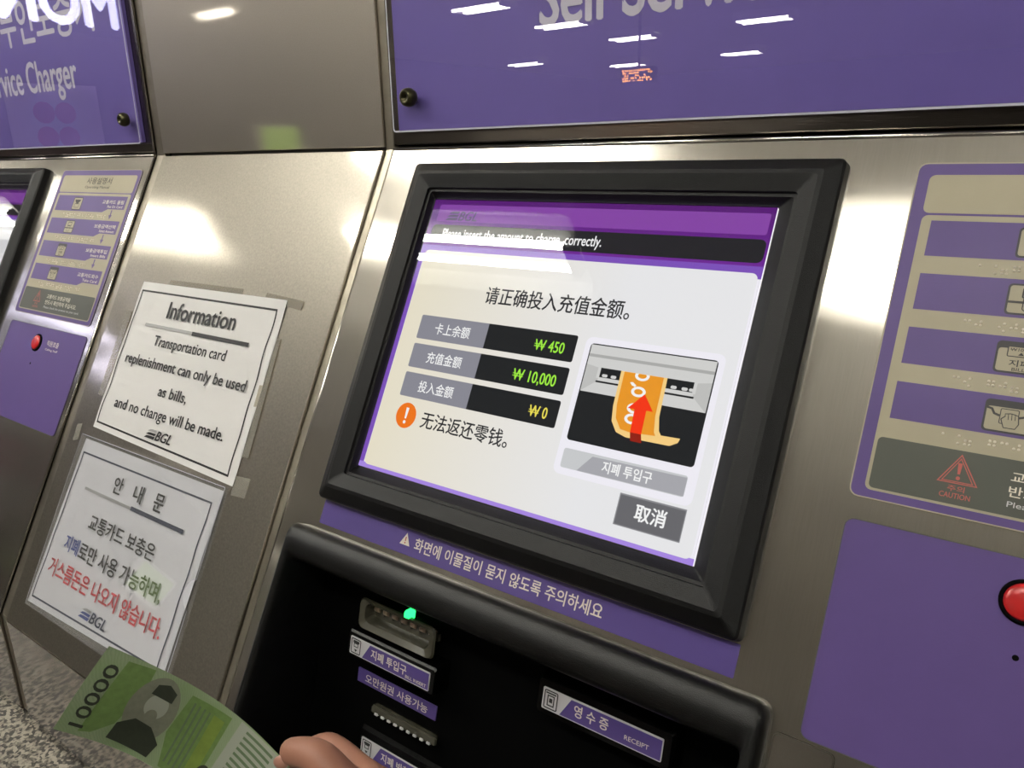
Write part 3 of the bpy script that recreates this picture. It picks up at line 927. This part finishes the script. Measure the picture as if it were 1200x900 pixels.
# ================================================================== steel cladding between the kiosks
C0, C1 = -0.533, -0.1025
bm = bmesh.new()
slab(bm, FU, C0, -(ROOF - Z0), C1, -0.002, -0.006, 0.0, 0, 0.0008)
tag(obj('cladding_panel', bm, m_upper), 'upright satin steel cladding panel between the two kiosks, above the fold', 'panel')
bm = bmesh.new()
slab(bm, FL, C0, 0.0015, C1, 0.655, -0.006, 0.0, 0, 0.0008)
tag(obj('cladding_panel', bm, m_satin), 'sloping satin steel panel carrying the two white paper notices', 'panel')
bm = bmesh.new()
slab(bm, FF, C0, 0.001, C1, 0.150, -0.006, 0.0, 0, 0.0008)
tag(obj('fascia_panel', bm, m_fascia), 'upright polished steel strip under the sloping panel, mirroring the speckled granite', 'panel')
def seam(name, u0, u1):
    bm = bmesh.new()
    slab(bm, FU, u0, -(ROOF - Z0), u1, 0.001, -0.010, -0.0035)
    slab(bm, FL, u0, -0.001, u1, 0.655, -0.010, -0.0035)
    slab(bm, FF, u0, 0.0, u1, 0.150, -0.010, -0.0035)
    struct(obj(name, bm, m_seam))
seam('trim_1', C1 + .0006, K0 - .001)
seam('trim_2', K1 - 1.2315 + .001, C0 - .0006)
# backing that carries the cladding
bm = bmesh.new()
pr = [(0.011, ROOF), (RY1 - .03, ROOF), (RY1 - .03, LEDGE), (FACE_Y + .012, LEDGE), (FACE_Y + .012, Z0 + FACE_Z), (0.011, Z0 - .003)]
A = [bm.verts.new((C0 + .002, y, z)) for y, z in pr]
B = [bm.verts.new((C1 - .002, y, z)) for y, z in pr]
for i in range(6):
    bm.faces.new((A[i], A[(i + 1) % 6], B[(i + 1) % 6], B[i]))
bm.faces.new(A)
bm.faces.new(list(reversed(B)))
struct(obj('trim_3', bm, m_body))

# ================================================================== the paper notices
def sheet(F, quad, n, k=18, amp=0.0):
    """a slightly wavy sheet of paper over four corners (tl, tr, br, bl)"""
    def P(a, b, dn=0.0):
        tl, tr_, br_, bl = quad
        u = (tl[0] * (1 - a) + tr_[0] * a) * (1 - b) + (bl[0] * (1 - a) + br_[0] * a) * b
        v = (tl[1] * (1 - a) + tr_[1] * a) * (1 - b) + (bl[1] * (1 - a) + br_[1] * a) * b
        wv = amp * (math.sin(b * 17 + a * 2) * 0.5 + math.sin(a * 9 + b * 5) * 0.3 + 0.8)
        return F(u, v, n + wv + dn)
    return P
def sheet_bm(P, k=20, th=0.00025):
    bm = bmesh.new()
    g = [[bm.verts.new(P(i / k, j / k, th)) for i in range(k + 1)] for j in range(k + 1)]
    h = [[bm.verts.new(P(i / k, j / k, 0)) for i in range(k + 1)] for j in range(k + 1)]
    for j in range(k):
        for i in range(k):
            bm.faces.new((g[j][i], g[j][i + 1], g[j + 1][i + 1], g[j + 1][i]))
            bm.faces.new((h[j][i], h[j + 1][i], h[j + 1][i + 1], h[j][i + 1]))
    for i in range(k):
        for a, b in (((0, i), (0, i + 1)), ((k, i + 1), (k, i)), ((i + 1, 0), (i, 0)), ((i, k), (i + 1, k))):
            bm.faces.new((g[a[0]][a[1]], h[a[0]][a[1]], h[b[0]][b[1]], g[b[0]][b[1]]))
    return bm
def border_bm(P, a0, b0, a1, b1, w, h, n=0.0006, k=36, wob=0.0):
    bm = bmesh.new()
    def line(p, q, dx, dy):
        for i in range(k):
            s0, s1 = i / k, (i + 1) / k
            pts = []
            for s, o in ((s0, 0), (s1, 0), (s1, 1), (s0, 1)):
                x = p[0] + (q[0] - p[0]) * s + o * dx + (wob * math.sin(s * 19) if dx else 0)
                y = p[1] + (q[1] - p[1]) * s + o * dy
                pts.append(bm.verts.new(P(x, y, n)))
            bm.faces.new(pts)
    line((a0, b0), (a1, b0), 0, h)
    line((a0, b1), (a1, b1), 0, -h)
    line((a0, b0), (a0, b1), w, 0)
    line((a1, b0), (a1, b1), -w, 0)
    return bm

NQ = ((-0.4735, 0.1835), (-0.1795, 0.1818), (-0.1745, 0.3935), (-0.4800, 0.3840))
NP = sheet(FL, NQ, 0.0005, amp=0.0008)
notice = tag(obj('paper_notice', sheet_bm(NP), m_paper), 'white paper notice headed Information, taped to the sloping steel panel', 'notice')
FN = lambda u, b, n=0.0: FL(u, b, n)
nn = 0.0024
obj('printed_border', border_bm(NP, 0.016, 0.055, 0.962, 0.965, 0.0075, 0.0115, wob=0.003), m_black_print, notice)
text('printed_title', FN, 'Information', (-0.3960, 0.2050, -0.2560, 0.2265), nn, m_black_print, notice, 0.016)
bm = bmesh.new()
patch(bm, FN, rr(-0.4365, 0.2372, -0.3320, 0.2408), nn)
obj('printed_rule', bm, m_lgrey_print, notice)
bm = bmesh.new()
patch(bm, FN, rr(-0.3320, 0.2370, -0.2205, 0.2420), nn)
obj('printed_rule', bm, m_black_print, notice)
for s, bx in (('Transportation card', (-0.4050, 0.2505, -0.2545, 0.2680)), ('replenishment can only be used', (-0.4550, 0.2790, -0.2030, 0.2965)),
              ('as bills,', (-0.3610, 0.3100, -0.3010, 0.3250)), ('and no change will be made.', (-0.4460, 0.3380, -0.2145, 0.3555))):
    text('printed_line', FN, s, bx, nn, m_black_print, notice, 0.014)
bm = bmesh.new()
logo_bm(bm, FN, (-0.3610, 0.3630, -0.3055, 0.3745), nn, 0, 1, 0)
obj('printed_logo', bm, [m_black_print, m_lgrey_print], notice, normals=False)

def tape(pts, label, n=0.0004):
    n = min(n, 0.0008)
    bm = bmesh.new()
    prism(bm, FL, pts, n, n + 0.0002)
    return tag(obj('tape_strip', bm, m_tape), label, 'tape', 'tape pieces around the notices')
tape([(-0.4150, 0.1765), (-0.2630, 0.1755), (-0.2625, 0.1830), (-0.4150, 0.1845)], 'long strip of yellowed tape along the top edge of the Information notice', 0.0012)
tape([(-0.2190, 0.1760), (-0.1530, 0.1800), (-0.1535, 0.1905), (-0.2190, 0.1860)], 'short tape piece at the top right corner of the Information notice', 0.0020)
tape([(-0.1850, 0.2260), (-0.1710, 0.2260), (-0.1640, 0.3600), (-0.1790, 0.3610)], 'narrow vertical tape strip along the right edge of the Information notice', 0.0014)
tape([(-0.1755, 0.3815), (-0.1510, 0.3795), (-0.1505, 0.4010), (-0.1750, 0.4030)], 'small square of tape below the right corner of the Information notice', 0.0004)
tape([(-0.4930, 0.2260), (-0.4790, 0.2260), (-0.4800, 0.3430), (-0.4940, 0.3430)], 'narrow vertical tape strip along the left edge of the Information notice', 0.0014)
tape([(-0.5200, 0.3880), (-0.5080, 0.3850), (-0.5060, 0.4070), (-0.5180, 0.4100)], 'small tape piece left of the clear sleeve, near the panel edge', 0.0003)

# the second notice in its clear sleeve
KQ = ((-0.4835, 0.4010), (-0.1850, 0.4010), (-0.1895, 0.6080), (-0.4930, 0.6170))
KP = sheet(FL, KQ, 0.0020, amp=0.0003)
kn = tag(obj('paper_notice', sheet_bm(KP), m_paper2), 'white paper notice in Korean with a red line, inside the clear sleeve', 'notice')
nn = 0.0040
obj('printed_border', border_bm(KP, 0.020, 0.075, 0.960, 0.965, 0.0070, 0.0105, 0.0008, wob=0.002), m_navy_print, kn)
FK = FL
for ch, c in (('안', -0.3770), ('내', -0.3320), ('문', -0.2880)):
    text('printed_title', FK, ch, (c - 0.0095, 0.4300, c + 0.0095, 0.4500), nn, m_black_print, kn, 0.02)
bm = bmesh.new(); patch(bm, FK, rr(-0.4460, 0.4570, -0.3380, 0.4605), nn); obj('printed_rule', bm, m_lgrey_print, kn)
bm = bmesh.new(); patch(bm, FK, rr(-0.3380, 0.4558, -0.2290, 0.4608), nn); obj('printed_rule', bm, m_navy_print, kn)
text('printed_line', FK, '교통카드 보충은', (-0.4120, 0.4835, -0.2670, 0.5030), nn, m_black_print, kn, 0.02)
text('printed_line', FK, '지폐', (-0.4500, 0.5190, -0.4170, 0.5385), nn, m_blue_print, kn, 0.02)
text('printed_line', FK, '로만 사용 가능하며,', (-0.4140, 0.5190, -0.2320, 0.5410), nn, m_black_print, kn, 0.02)
tag(text('printed_line', FK, '거스름돈은 나오지 않습니다.', (-0.4680, 0.5520, -0.2140, 0.5740), nn, m_red_print, kn, 0.02), 'red printed line')
bm = bmesh.new()
logo_bm(bm, FK, (-0.3730, 0.5850, -0.3130, 0.5975), nn, 0, 1, 2)
obj('printed_logo', bm, [m_navy_print, m_lgrey_print, m_blue_print], kn, normals=False)
SLV = (-0.4900, 0.3965, -0.1800, 0.6200)
holder = empty('clear_sleeve', FL((SLV[0] + SLV[2]) / 2, SLV[3], 0), 'clear plastic sleeve with a thumb notch, holding the lower Korean notice', 'sleeve')
bm = bmesh.new()
slab(bm, FL, *SLV, 0.0002, 0.0012, 0.003)
obj('back_sheet', bm, m_sleeve, holder)
bm = bmesh.new()
pts = [(SLV[0], SLV[1]), (SLV[2], SLV[1])]
for i in range(13):
    t = math.radians(-90 + 180 * i / 12)
    pts.append((SLV[2] - 0.0150 * math.cos(t), 0.5140 + 0.0165 * math.sin(t)))
pts += [(SLV[2], SLV[3]), (SLV[0], SLV[3])]
prism(bm, FL, pts, 0.0048, 0.0058)
fsht = obj('front_sheet', bm, m_sleeve, holder)
bm = bmesh.new()
stroke(bm, FL, pts[1:-1], 0.0008, 0.0060)
stroke(bm, FL, [pts[-1], pts[0], pts[1]], 0.0008, 0.0060)
obj('sheet_edge_glint', bm, m_edge_glint, fsht)  # highlights along the sleeve's edges, painted as pale lines
bm = bmesh.new()
for q in ((SLV[0], SLV[1], SLV[2], SLV[1] + .0015), (SLV[0], SLV[1], SLV[0] + .0015, SLV[3]), (SLV[0], SLV[3] - .0015, SLV[2], SLV[3])):
    slab(bm, FL, *q, 0.0012, 0.0048)
obj('sleeve_seam', bm, m_sleeve, holder)

# ================================================================== the banknote and the hand
def at(x, y, z):
    return CAM + RIGHT * ((x - 600) / 910.5 * z) + DOWN * ((y - 450) / 910.5 * z) + FWD * z
NB = Vector((0.0315, -0.4285, -0.3213 + Z0))            # its upper left corner
NA = Vector((0.0091, -0.4651, -0.375 + Z0))             # its lower left corner
e2 = (NA - NB).normalized()
e1 = Vector((0.0684, -0.4086, -0.3407)) - Vector((0.0315, -0.4285, -0.3213))
NE = Vector((0.1527, -0.3700, -0.3945 + Z0))            # towards the held end
e1 = (NE - NB); e1 -= e2 * e1.dot(e2); e1.normalize()
e3 = e1.cross(e2).normalized()
if e3.dot(FWD) > 0:
    e3 = -e3
def FB(a, b, n=0.0):                                     # a along the note, b across it, n towards the viewer
    curve = -0.022 * math.sin((a / 0.148) * math.pi) + 0.003 * math.sin(b / 0.068 * 3.0 + a * 30)
    return NB + e1 * a + e2 * b + e3 * (n + curve)
def note_mat():
    m, nt, b = new_mat('banknote_paper')
    tc = nt.nodes.new('ShaderNodeTexCoord')
    wv = nt.nodes.new('ShaderNodeTexWave')
    wv.inputs['Scale'].default_value = 260
    wv.inputs['Distortion'].default_value = 9
    wv.inputs['Detail Scale'].default_value = 0.4
    nt.links.new(tc.outputs['Object'], wv.inputs['Vector'])
    n = nt.nodes.new('ShaderNodeTexNoise')
    n.inputs['Scale'].default_value = 45
    nt.links.new(tc.outputs['Object'], n.inputs['Vector'])
    mx = nt.nodes.new('ShaderNodeMix'); mx.data_type = 'RGBA'
    mx.inputs[6].default_value = lin(126, 138, 114)
    mx.inputs[7].default_value = lin(142, 152, 126)
    nt.links.new(wv.outputs['Fac'], mx.inputs[0])
    m2 = nt.nodes.new('ShaderNodeMix'); m2.data_type = 'RGBA'
    m2.inputs[7].default_value = lin(116, 140, 92)
    nt.links.new(n.outputs['Fac'], m2.inputs[0])
    nt.links.new(mx.outputs[2], m2.inputs[6])
    nt.links.new(m2.outputs[2], b.inputs['Base Color'])
    b.inputs['Roughness'].default_value = 0.75
    return m
m_note = note_mat()
m_note_green = plain('note_green_ink', (98, 124, 66), 0.75, var=0.25, scale=220)
m_note_dark = plain('note_dark_ink', (40, 46, 32), 0.75, var=0.25, scale=300)
m_note_mid = plain('note_mid_ink', (86, 104, 74), 0.75, var=0.2, scale=260)
m_note_grey = plain('note_grey_ink', (112, 114, 98), 0.75, var=0.2, scale=240)
m_note_white = plain('note_white_paper', (146, 150, 136), 0.75)
m_note_lime = plain('note_lime_ink', (112, 132, 52), 0.75, var=0.2, scale=200)
bm = bmesh.new()
KA, KB = 40, 18
g = [[bm.verts.new(FB(0.148 * i / KA, 0.068 * j / KB, 0.00006)) for i in range(KA + 1)] for j in range(KB + 1)]
h = [[bm.verts.new(FB(0.148 * i / KA, 0.068 * j / KB, -0.00006)) for i in range(KA + 1)] for j in range(KB + 1)]
for j in range(KB):
    for i in range(KA):
        bm.faces.new((g[j][i], g[j][i + 1], g[j + 1][i + 1], g[j + 1][i]))
        bm.faces.new((h[j][i], h[j + 1][i], h[j + 1][i + 1], h[j][i + 1]))
banknote = tag(obj('banknote', bm, m_note, smooth=True, normals=False), 'green ten thousand won banknote held out at the bottom left', 'banknote')
def ink(name, polys, mats, n=0.0004):
    bm = bmesh.new()
    for k, (pts, mi) in enumerate(polys):
        # cut into a fine grid so that it follows the bend
        f = bm.faces.new([bm.verts.new((a, b, k * 0.00012)) for a, b in pts])
        f.material_index = mi
    for ax in (0, 1):
        for i in range(1, 60):
            co = i * 0.003
            geom = bm.verts[:] + bm.edges[:] + bm.faces[:]
            bmesh.ops.bisect_plane(bm, geom=geom, plane_co=(co if ax == 0 else 0, co if ax else 0, 0), plane_no=(1 if ax == 0 else 0, 1 if ax else 0, 0))
    for v in bm.verts:
        v.co = FB(v.co.x, v.co.y, n + v.co.z)
    return obj(name, bm, mats, banknote, normals=False)
def oval(ca, cb, ra, rb, k=30, t0=0, t1=360):
    return [(ca + ra * math.cos(math.radians(t0 + (t1 - t0) * i / k)), cb + rb * math.sin(math.radians(t0 + (t1 - t0) * i / k))) for i in range(k)]
ink('printed_band', [([(0.016, 0.004), (0.034, 0.002), (0.036, 0.020), (0.030, 0.050), (0.020, 0.062), (0.013, 0.064)], 0),
                     ([(0.064, 0.006), (0.096, 0.004), (0.099, 0.064), (0.070, 0.065), (0.062, 0.040)], 0),
                     ([(0.084, 0.010), (0.093, 0.010), (0.096, 0.060), (0.087, 0.060)], 1)], [m_note_green, m_note_lime], 0.0003)
ink('printed_portrait', [(oval(0.046, 0.030, 0.016, 0.027), 0), (oval(0.0475, 0.026, 0.0075, 0.0100), 1), ([(0.030, 0.062), (0.031, 0.048), (0.040, 0.040), (0.052, 0.042), (0.062, 0.052), (0.060, 0.064)], 2),
                         ([(0.040, 0.018), (0.041, 0.010), (0.048, 0.007), (0.055, 0.011), (0.055, 0.019)], 2), (oval(0.0475, 0.0345, 0.004, 0.006), 3)],
    [m_note_grey, m_note_white, m_note_dark, m_note_grey], 0.0005)
ink('printed_margin', [(rr(0.1030, 0.001, 0.1475, 0.067), 0)], [m_note_white], 0.0003)
ink('printed_lines', [(rr(0.110, 0.004 + i * 0.0044, 0.135, 0.0060 + i * 0.0044), 0) for i in range(14)], [m_note_mid], 0.0005)
ink('printed_lines', [([(0.068 + i * 0.004, 0.010), (0.0695 + i * 0.004, 0.010), (0.0725 + i * 0.004, 0.060), (0.071 + i * 0.004, 0.060)], 0) for i in range(4)] + [(oval(0.100, 0.052, 0.006, 0.009), 1)], [m_note_mid, m_note_dark], 0.0005)
bm = bmesh.new()
FT = lambda u, b, n=0.0: FB(0.002 + b, 0.068 - u, n)     # reads from the lower to the upper corner
text_bm(bm, FT, '10000', (0.007, 0.0042, 0.058, 0.0125), 0.0006, 0.02)
obj('printed_figure', bm, m_note_dark, banknote, normals=False)

# the hand that holds it: one skinned figure of palm, five fingers and forearm
def skin_body(name, joints, edges, mat, parent=None, sub=2):
    me = bpy.data.meshes.new(name)
    off = joints[0][0].copy()
    me.from_pydata([tuple(p - off) for p, r in joints], edges, [])
    o = bpy.data.objects.new(name, me)
    COL.objects.link(o)
    o.location = off
    ROOT[o.name] = off
    md = o.modifiers.new('skin', 'SKIN')
    md.use_smooth_shade = True
    sv = me.skin_vertices[0].data if me.skin_vertices else None
    if sv is None:
        bm = bmesh.new(); bm.from_mesh(me); bm.verts.layers.skin.verify(); bm.to_mesh(me); bm.free()
        sv = me.skin_vertices[0].data
    for i, (p, r) in enumerate(joints):
        sv[i].radius = (r, r) if not isinstance(r, tuple) else r
        sv[i].use_root = (i == 0)
    ss = o.modifiers.new('sub', 'SUBSURF')
    ss.levels = ss.render_levels = sub
    me.materials.append(mat)
    if parent:
        o.parent = parent
    return o
J, E_ = [], []
def jn(x, y, z, r, link=None):
    J.append((at(x - 4, y - 14, z), r))
    if link is not None:
        E_.append((link, len(J) - 1))
    return len(J) - 1
pz = 0.515
wrist = jn(500, 1065, 0.47, 0.027)
palm = jn(450, 985, 0.500, (0.024, 0.032), wrist)
fore1 = jn(560, 1200, 0.42, 0.031, wrist)
fore2 = jn(640, 1420, 0.34, 0.038, fore1)
fore3 = jn(700, 1700, 0.27, 0.043, fore2)
# thumb, lying along the front of the note's end
t1 = jn(412, 944, 0.492, 0.0145, palm); t2 = jn(376, 897, 0.497, 0.0118, t1); t3 = jn(336, 893, 0.5135, 0.0088, t2)
# index, folded behind the note
i1 = jn(432, 925, 0.528, 0.0125, palm); i2 = jn(390, 884, 0.556, 0.0100, i1); i3 = jn(352, 900, 0.559, 0.0086, i2); i4 = jn(326, 916, 0.553, 0.0070, i3)
m1 = jn(455, 950, 0.545, 0.0125, palm); m2 = jn(408, 930, 0.577, 0.0100, m1); m3 = jn(366, 945, 0.580, 0.0088, m2); m4 = jn(338, 962, 0.570, 0.0072, m3)
r1 = jn(462, 985, 0.548, 0.0120, palm); r2 = jn(420, 980, 0.580, 0.0098, r1); r3 = jn(380, 996, 0.580, 0.0086, r2); r4 = jn(362, 1010, 0.565, 0.0070, r3)
l1 = jn(468, 1020, 0.540, 0.0110, palm); l2 = jn(434, 1026, 0.565, 0.0088, l1); l3 = jn(404, 1040, 0.563, 0.0078, l2); l4 = jn(392, 1048, 0.550, 0.0064, l3)
person = skin_body('person', J, E_, m_skin)
tag(person, 'hand of a person reaching in from the bottom edge, pinching the banknote', 'person')
off = ROOT[person.name]
bm = bmesh.new()
cu = [at(548, 1175, 0.432), at(640, 1420, 0.34), at(700, 1700, 0.27)]
rows = []
tube(bm, [at(552, 1190, 0.425), at(640, 1420, 0.34), at(706, 1730, 0.262)], [0.040, 0.050, 0.056], 20)
obj('sleeve', bm, m_cloth, person, smooth=True)
bm = bmesh.new()
nc = at(330, 893, 0.5045)
for k, (rw, dz) in enumerate(((1.0, 0.0), (0.6, -0.0010))):
    pass
nd = (at(330, 893, .5045) - at(345, 892, .5045)).normalized()
ns = FWD.cross(nd).normalized()
rows = [[bm.verts.new(nc + nd * (0.0055 * s * math.cos(2 * math.pi * i / 14)) + ns * (0.0045 * s * math.sin(2 * math.pi * i / 14)) - FWD * dd) for i in range(14)] for s, dd in ((1.0, 0.0), (0.9, 0.0008), (0.5, 0.0014))]
for a, c in zip(rows, rows[1:]):
    for i in range(14):
        bm.faces.new((a[i], a[(i + 1) % 14], c[(i + 1) % 14], c[i]))
bm.faces.new(rows[-1])
obj('thumbnail', bm, m_nail, person, smooth=True)

# ================================================================== lamps and lit signs of the concourse
m_tube = emit('fluorescent_tube', (255, 252, 242), TUBE)
m_fix = plain('white_enamel', (236, 236, 232), 0.4)
def fixture(xc, yc, ln, gap, wd, rad=0.016):
    f = empty('ceiling_lamp', (xc, yc, 2.70), 'white ceiling fitting with two bare fluorescent tubes, out of view, most mirrored in the steel and acrylic, one pair added for light', 'lamp', 'ceiling lamps of the concourse')
    h = ln / 2
    bm = bmesh.new()
    A = [(-wd / 2, RH), (-wd / 2, 2.762), (-wd / 2 + .008, 2.762), (-wd * .36, 2.81), (wd * .36, 2.81), (wd / 2 - .008, 2.762), (wd / 2, 2.762), (wd / 2, RH)]
    a = [bm.verts.new((xc - h, yc + p, q)) for p, q in A]
    b = [bm.verts.new((xc + h, yc + p, q)) for p, q in A]
    for i in range(8):
        bm.faces.new((a[i], a[(i + 1) % 8], b[(i + 1) % 8], b[i]))
    bm.faces.new(a); bm.faces.new(list(reversed(b)))
    obj('reflector', bm, m_fix, f)
    for sy in (-1, 1):
        bm = bmesh.new()
        tube(bm, [Vector((xc - h + .03, yc + sy * gap / 2, 2.772)), Vector((xc + h - .03, yc + sy * gap / 2, 2.772))], rad, 8)
        obj('tube', bm, m_tube, f)
    for sx in (-1, 1):
        bm = bmesh.new()
        slab(bm, FW, xc + sx * (h - .015) - .015, yc - gap / 2 - .02, xc + sx * (h - .015) + .015, yc + gap / 2 + .02, 2.745, 2.80)
        obj('tube_holder', bm, m_fix, f)
for xc in (-6.3, -3.95, -1.615, 0.45, 2.8):
    fixture(xc, -1.36, 1.23, 0.11, 0.44)
for xc, yc in ((-4.75, -6.2), (-4.78, -7.75), (-7.55, -11.0), (-4.70, -9.4), (-6.42, -12.5), (-2.85, -9.1), (-4.3, -12.3), (2.4, -4.4), (4.4, -4.4), (2.8, -8.6)):  # nearest pair, at right, added for overall light and kept out of the reflections
    fixture(xc, yc, 0.66, 0.20, 0.34, 0.026)
fixture(-1.28, -0.86, 1.23, 0.11, 0.34)
fixture(-6.87, -4.57, 0.66, 0.03, 0.10, 0.006)

def lit_sign():
    t = empty('lit_sign', (-5.55, -2.2, 2.28), 'hanging shop sign with glowing white letters, seen mirrored in the left purple board', 'sign')
    bm = bmesh.new()
    slab(bm, lambda u, b, n: Vector((-5.5 + n, u, b)), -2.84, 2.26, -1.45, 2.66, -0.10, -0.005)
    obj('sign_box', bm, m_gloss_black, t)
    bm = bmesh.new()
    text_bm(bm, lambda u, b, n=0: Vector((-5.5 + n, u, 4.0 - b)), 'MONEY', (-2.76, 4.0 - 2.61, -1.55, 4.0 - 2.31), 0.002, 0.03)
    obj('glowing_letters', bm, emit('sign_white', (222, 222, 255), 7.0), t, normals=False)
    for y in (-2.6, -1.7):
        bm = bmesh.new()
        tube(bm, [Vector((-5.55, y, 2.65)), Vector((-5.55, y, RH))], 0.012, 8)
        obj('hanger', bm, m_fix, t)
lit_sign()
t = empty('advert_lightbox', (-6.9, -5.2, 0), 'green lit advertising box on a post, seen mirrored in the upright steel panel', 'lightbox')
bm = bmesh.new()
tube(bm, [Vector((-6.93, -5.2, 0)), Vector((-6.93, -5.2, 1.4))], 0.03, 10)
obj('post', bm, m_body, t)
bm = bmesh.new()
slab(bm, FW, -7.02, -5.50, -6.90, -4.95, 1.38, 1.72)
obj('case', bm, m_fix, t)
bm = bmesh.new()
patch(bm, lambda u, b, n: Vector((-6.898, u, b)), rr(-5.47, 1.41, -4.98, 1.69), 0)
obj('lit_face', bm, emit('lightbox_green', (150, 190, 80), 1.3), t)
t = empty('message_display', (-2.87, -6.0, 1.94), 'small hanging display with orange dots, seen mirrored in the large purple board', 'display')
bm = bmesh.new()
slab(bm, FW, -3.05, -6.06, -2.72, -6.0, 1.93, 2.06)
obj('case', bm, m_gloss_black, t)
bm = bmesh.new()
for i in range(14):
    for j in range(5):
        if random.random() < 0.6:
            patch(bm, lambda u, b, n: Vector((u, -5.998, b)), rr(-3.03 + i * .021, 1.945 + j * .021, -3.03 + i * .021 + .014, 1.959 + j * .021), 0)
obj('orange_dots', bm, emit('orange_dots', (255, 160, 40), 26.0), t)
bm = bmesh.new()
tube(bm, [Vector((-2.885, -6.03, 2.05)), Vector((-2.885, -6.03, RH))], 0.012, 8)
obj('hanger', bm, m_body, t)
bm = bmesh.new()
slab(bm, lambda u, b, n: Vector((RX0 + 0.004 + n, u, b)), -4.33, 1.10, -3.34, 2.20, 0.0, 0.02)
poster = tag(obj('poster_board', bm, plain('poster_white', (214, 208, 222), 0.6)), 'pale poster with four pink discs on the far left wall, seen mirrored', 'poster')
m_pink = plain('poster_pink', (206, 70, 130), 0.6)
for cy, cz in ((-3.71, 1.90), (-3.94, 1.90), (-3.71, 1.64), (-3.94, 1.64)):
    bm = bmesh.new()
    patch(bm, lambda u, b, n: Vector((RX0 + 0.0245 + n, u, b)), disc_pts(cy, cz, 0.115, 28), 0.001)
    obj('pink_disc', bm, m_pink, poster)
